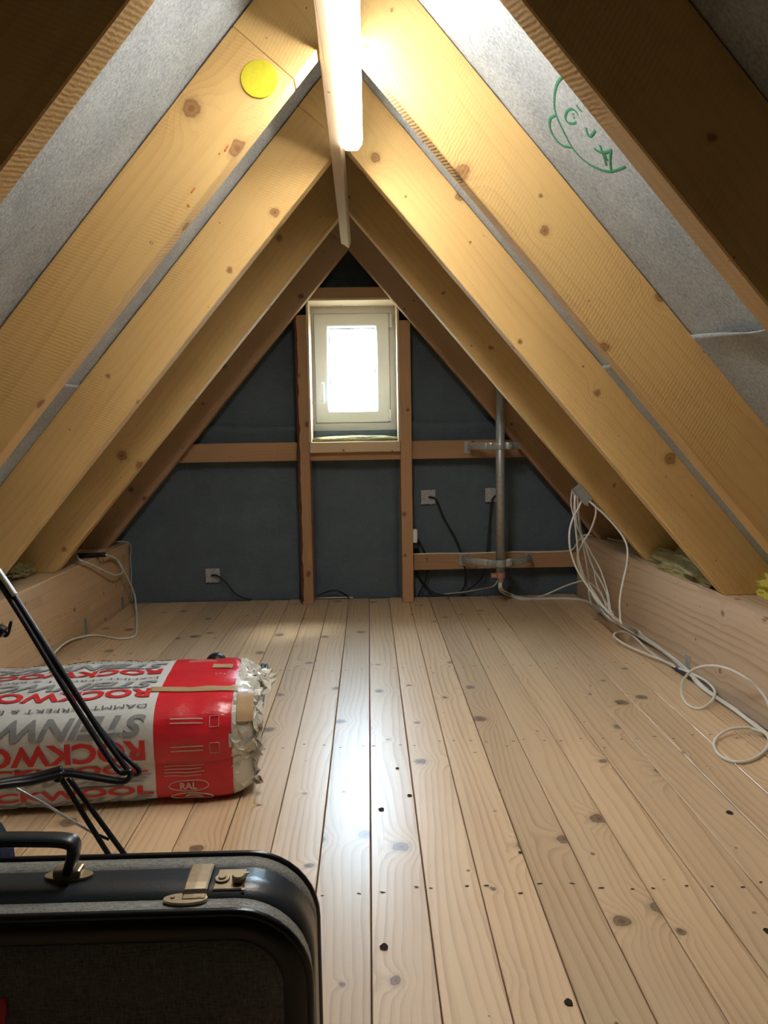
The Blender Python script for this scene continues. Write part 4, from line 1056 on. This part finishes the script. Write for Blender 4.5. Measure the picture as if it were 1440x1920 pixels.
YA, YB_ = SY0 + 0.028, SY1 - 0.034
loft('front_shell', [(SY0 - 0.004, 0.030), (SY0 - 0.001, 0.012), (SY0, 0.004), (SY0 + 0.004, 0.0), (YA, 0.0), (YA + 0.001, 0.004)], M['tweed'])
loft('rear_shell', [(YB_ - 0.001, 0.004), (YB_, 0.0), (SY1 - 0.004, 0.0), (SY1, 0.005), (SY1 + 0.004, 0.04)], M['tweed'], cap1=True)
loft('middle_band', [(YA - 0.0005, 0.003), (YA + 0.001, -0.0015), (YB_ - 0.001, -0.0015), (YB_ + 0.0005, 0.003)], M['case_black'])
loft('front_border', [(SY0 - 0.003, 0.004), (SY0 - 0.007, 0.012), (SY0 - 0.0075, 0.028), (SY0 - 0.004, 0.035)], M['piping'])
loft('front_panel', [(SY0 - 0.004, 0.030), (SY0 - 0.008, 0.036), (SY0 - 0.012, 0.060), (SY0 - 0.015, 0.14)], M['shaded_tweed'], cap1=True)
for nm, y in (('front_piping', SY0 + 0.001), ('rear_piping', SY1 - 0.001)):
    tube(nm, [Vector((p[0], y, max(p[1], 0.005))) for p in rrect(0.001)], 0.0055, M['piping'], case, 8, closed=True)
# lock
def onz(px, py, z=SZ1): return PZ(px, py, z)
lk = thing('lock', onz(430, 1655, SZ1)); attach(lk, case)
l0, l1 = onz(398, 1674), onz(474, 1634)
box('lock_plate', (l0.x, l0.y - .0, SZ1 + .001), (l1.x - .006, l1.y, SZ1 + .0045), M['brass'], lk, .0012)
c = onz(417, 1648, SZ1 + .005); cyl('keyhole_ring', c, (0, 0, 1), .0095, .002, M['brass'], lk, 20, bevel=.0006); cyl('key_barrel', c, (0, 0, 1), .005, .004, M['brass'], lk, 16, bevel=.0008)
c = onz(448, 1652, SZ1 + .005); cyl('push_button', c, (0, 0, 1), .0085, .009, M['brass'], lk, 20, bevel=.002)
for px, py in ((464, 1637), (456, 1668)): cyl('rivet', onz(px, py, SZ1 + .0045), (0, 0, 1), .0024, .0012, M['brass'], lk, 10)
h0, h1 = onz(345, 1684), onz(394, 1628)
bm = bmesh.new(); ha = onz(381, 1626, SZ1 + .006); hb_ = onz(362, 1686, SZ1 + .004)
bm_tube(bm, [Vector((ha.x + (hb_.x - ha.x) * f, ha.y + (hb_.y - ha.y) * f, SZ1 + z)) for f, z in ((-.08, .003), (0, .009), (.62, .0095), (.80, .008), (.86, .004), (1.0, .004))], 0, 8, flat=(.0150, .0016, Vector((0, 0, 1))))
from_bm('hasp', bm, M['brass'], lk)
c = onz(348, 1690); bm = bmesh.new(); bm_cyl(bm, (0, 0, 0), (0, 0, 1), 1.0, .004, 28)
bm.transform(Matrix.Translation((c.x, c.y, SZ1 + .0005)) @ Matrix.Diagonal((.027, .0105, 1, 1))); from_bm('catch_plate', bm, M['brass'], lk)
for dx in (-.016, .016): cyl('rivet', (c.x + dx, c.y + .002, SZ1 + .0045), (0, 0, 1), .0028, .0014, M['brass'], lk, 10)
# handle
hm = onz(130, 1646); hy = hm.y
hd = thing('handle', (hm.x - .07, hy, SZ1)); attach(hd, case)
HL = 0.155
zt = PY(60, 1574, hy).z
path = spline([(hm.x, hy, SZ1 + .010), (hm.x + .006, hy, SZ1 + .028), (hm.x + .008, hy, zt - .008), (hm.x - .006, hy, zt - .002), (hm.x - .04, hy, zt), (hm.x - HL / 2, hy, zt + .001), (hm.x - HL + .04, hy, zt), (hm.x - HL + .006, hy, zt - .002), (hm.x - HL - .008, hy, zt - .008), (hm.x - HL - .006, hy, SZ1 + .028), (hm.x - HL, hy, SZ1 + .010)], 6)
tube('grip', path, 0, M['case_black'], hd, 10, flat=(0.012, 0.0065, Vector((0, 0.02, 1)))) if False else None
bm = bmesh.new(); R_ = []
for i, p_ in enumerate(path):
    a = path[max(i - 1, 0)]; b = path[min(i + 1, len(path) - 1)]; t_v = (b - a).normalized(); n_v = Vector((-t_v.z, 0, t_v.x))
    R_.append([bm.verts.new(p_ + Vector((0, 1, 0)) * .0135 * cy + n_v * .0065 * cn) for cy, cn in ((1, .5), (.6, 1), (-.6, 1), (-1, .5), (-1, -.5), (-.6, -1), (.6, -1), (1, -.5))])
for A, B in zip(R_, R_[1:]):
    for k in range(8): bm.faces.new((A[k], A[(k + 1) % 8], B[(k + 1) % 8], B[k]))
bm.faces.new(R_[0]); bm.faces.new(R_[-1][::-1]); from_bm('grip', bm, M['case_black'], hd, smooth=True)
for x in (hm.x, hm.x - HL):
    bm = bmesh.new(); bm_cyl(bm, (0, 0, 0), (0, 0, 1), 1.0, .004, 28); bm.transform(Matrix.Translation((x, hy, SZ1 + .001)) @ Matrix.Diagonal((.031, .0125, 1, 1))); bm_box(bm, (x - .018, hy - .010, SZ1 + .004), (x + .018, hy + .010, SZ1 + .015), .003, 2)
    from_bm('handle_mount', bm, M['brass'], hd)
# red sticker on the front
q = PY(0, 1905, SY0 - .016)
bm = bmesh.new(); vs = []
outl = [(-0.03, -0.02), (-0.004, -0.018), (0.0055, -0.008), (0.008, 0.006), (0.0085, 0.018), (0.004, 0.022), (-0.004, 0.014), (-0.012, 0.004), (-0.03, 0.0)]
a = [bm.verts.new((q.x + u, SY0 - .0165, q.z + v)) for u, v in outl]; b = [bm.verts.new((q.x + u, SY0 - .0135, q.z + v)) for u, v in outl]
bm.faces.new(a); bm.faces.new(b[::-1])
for i in range(len(a)): bm.faces.new((a[i], b[i], b[i - 1], a[i - 1]))
o = from_bm('sticker', bm, plain('red_sticker', (0.45, 0.02, 0.02), .5), case); o['label'] = 'red sticker with a pale edge'
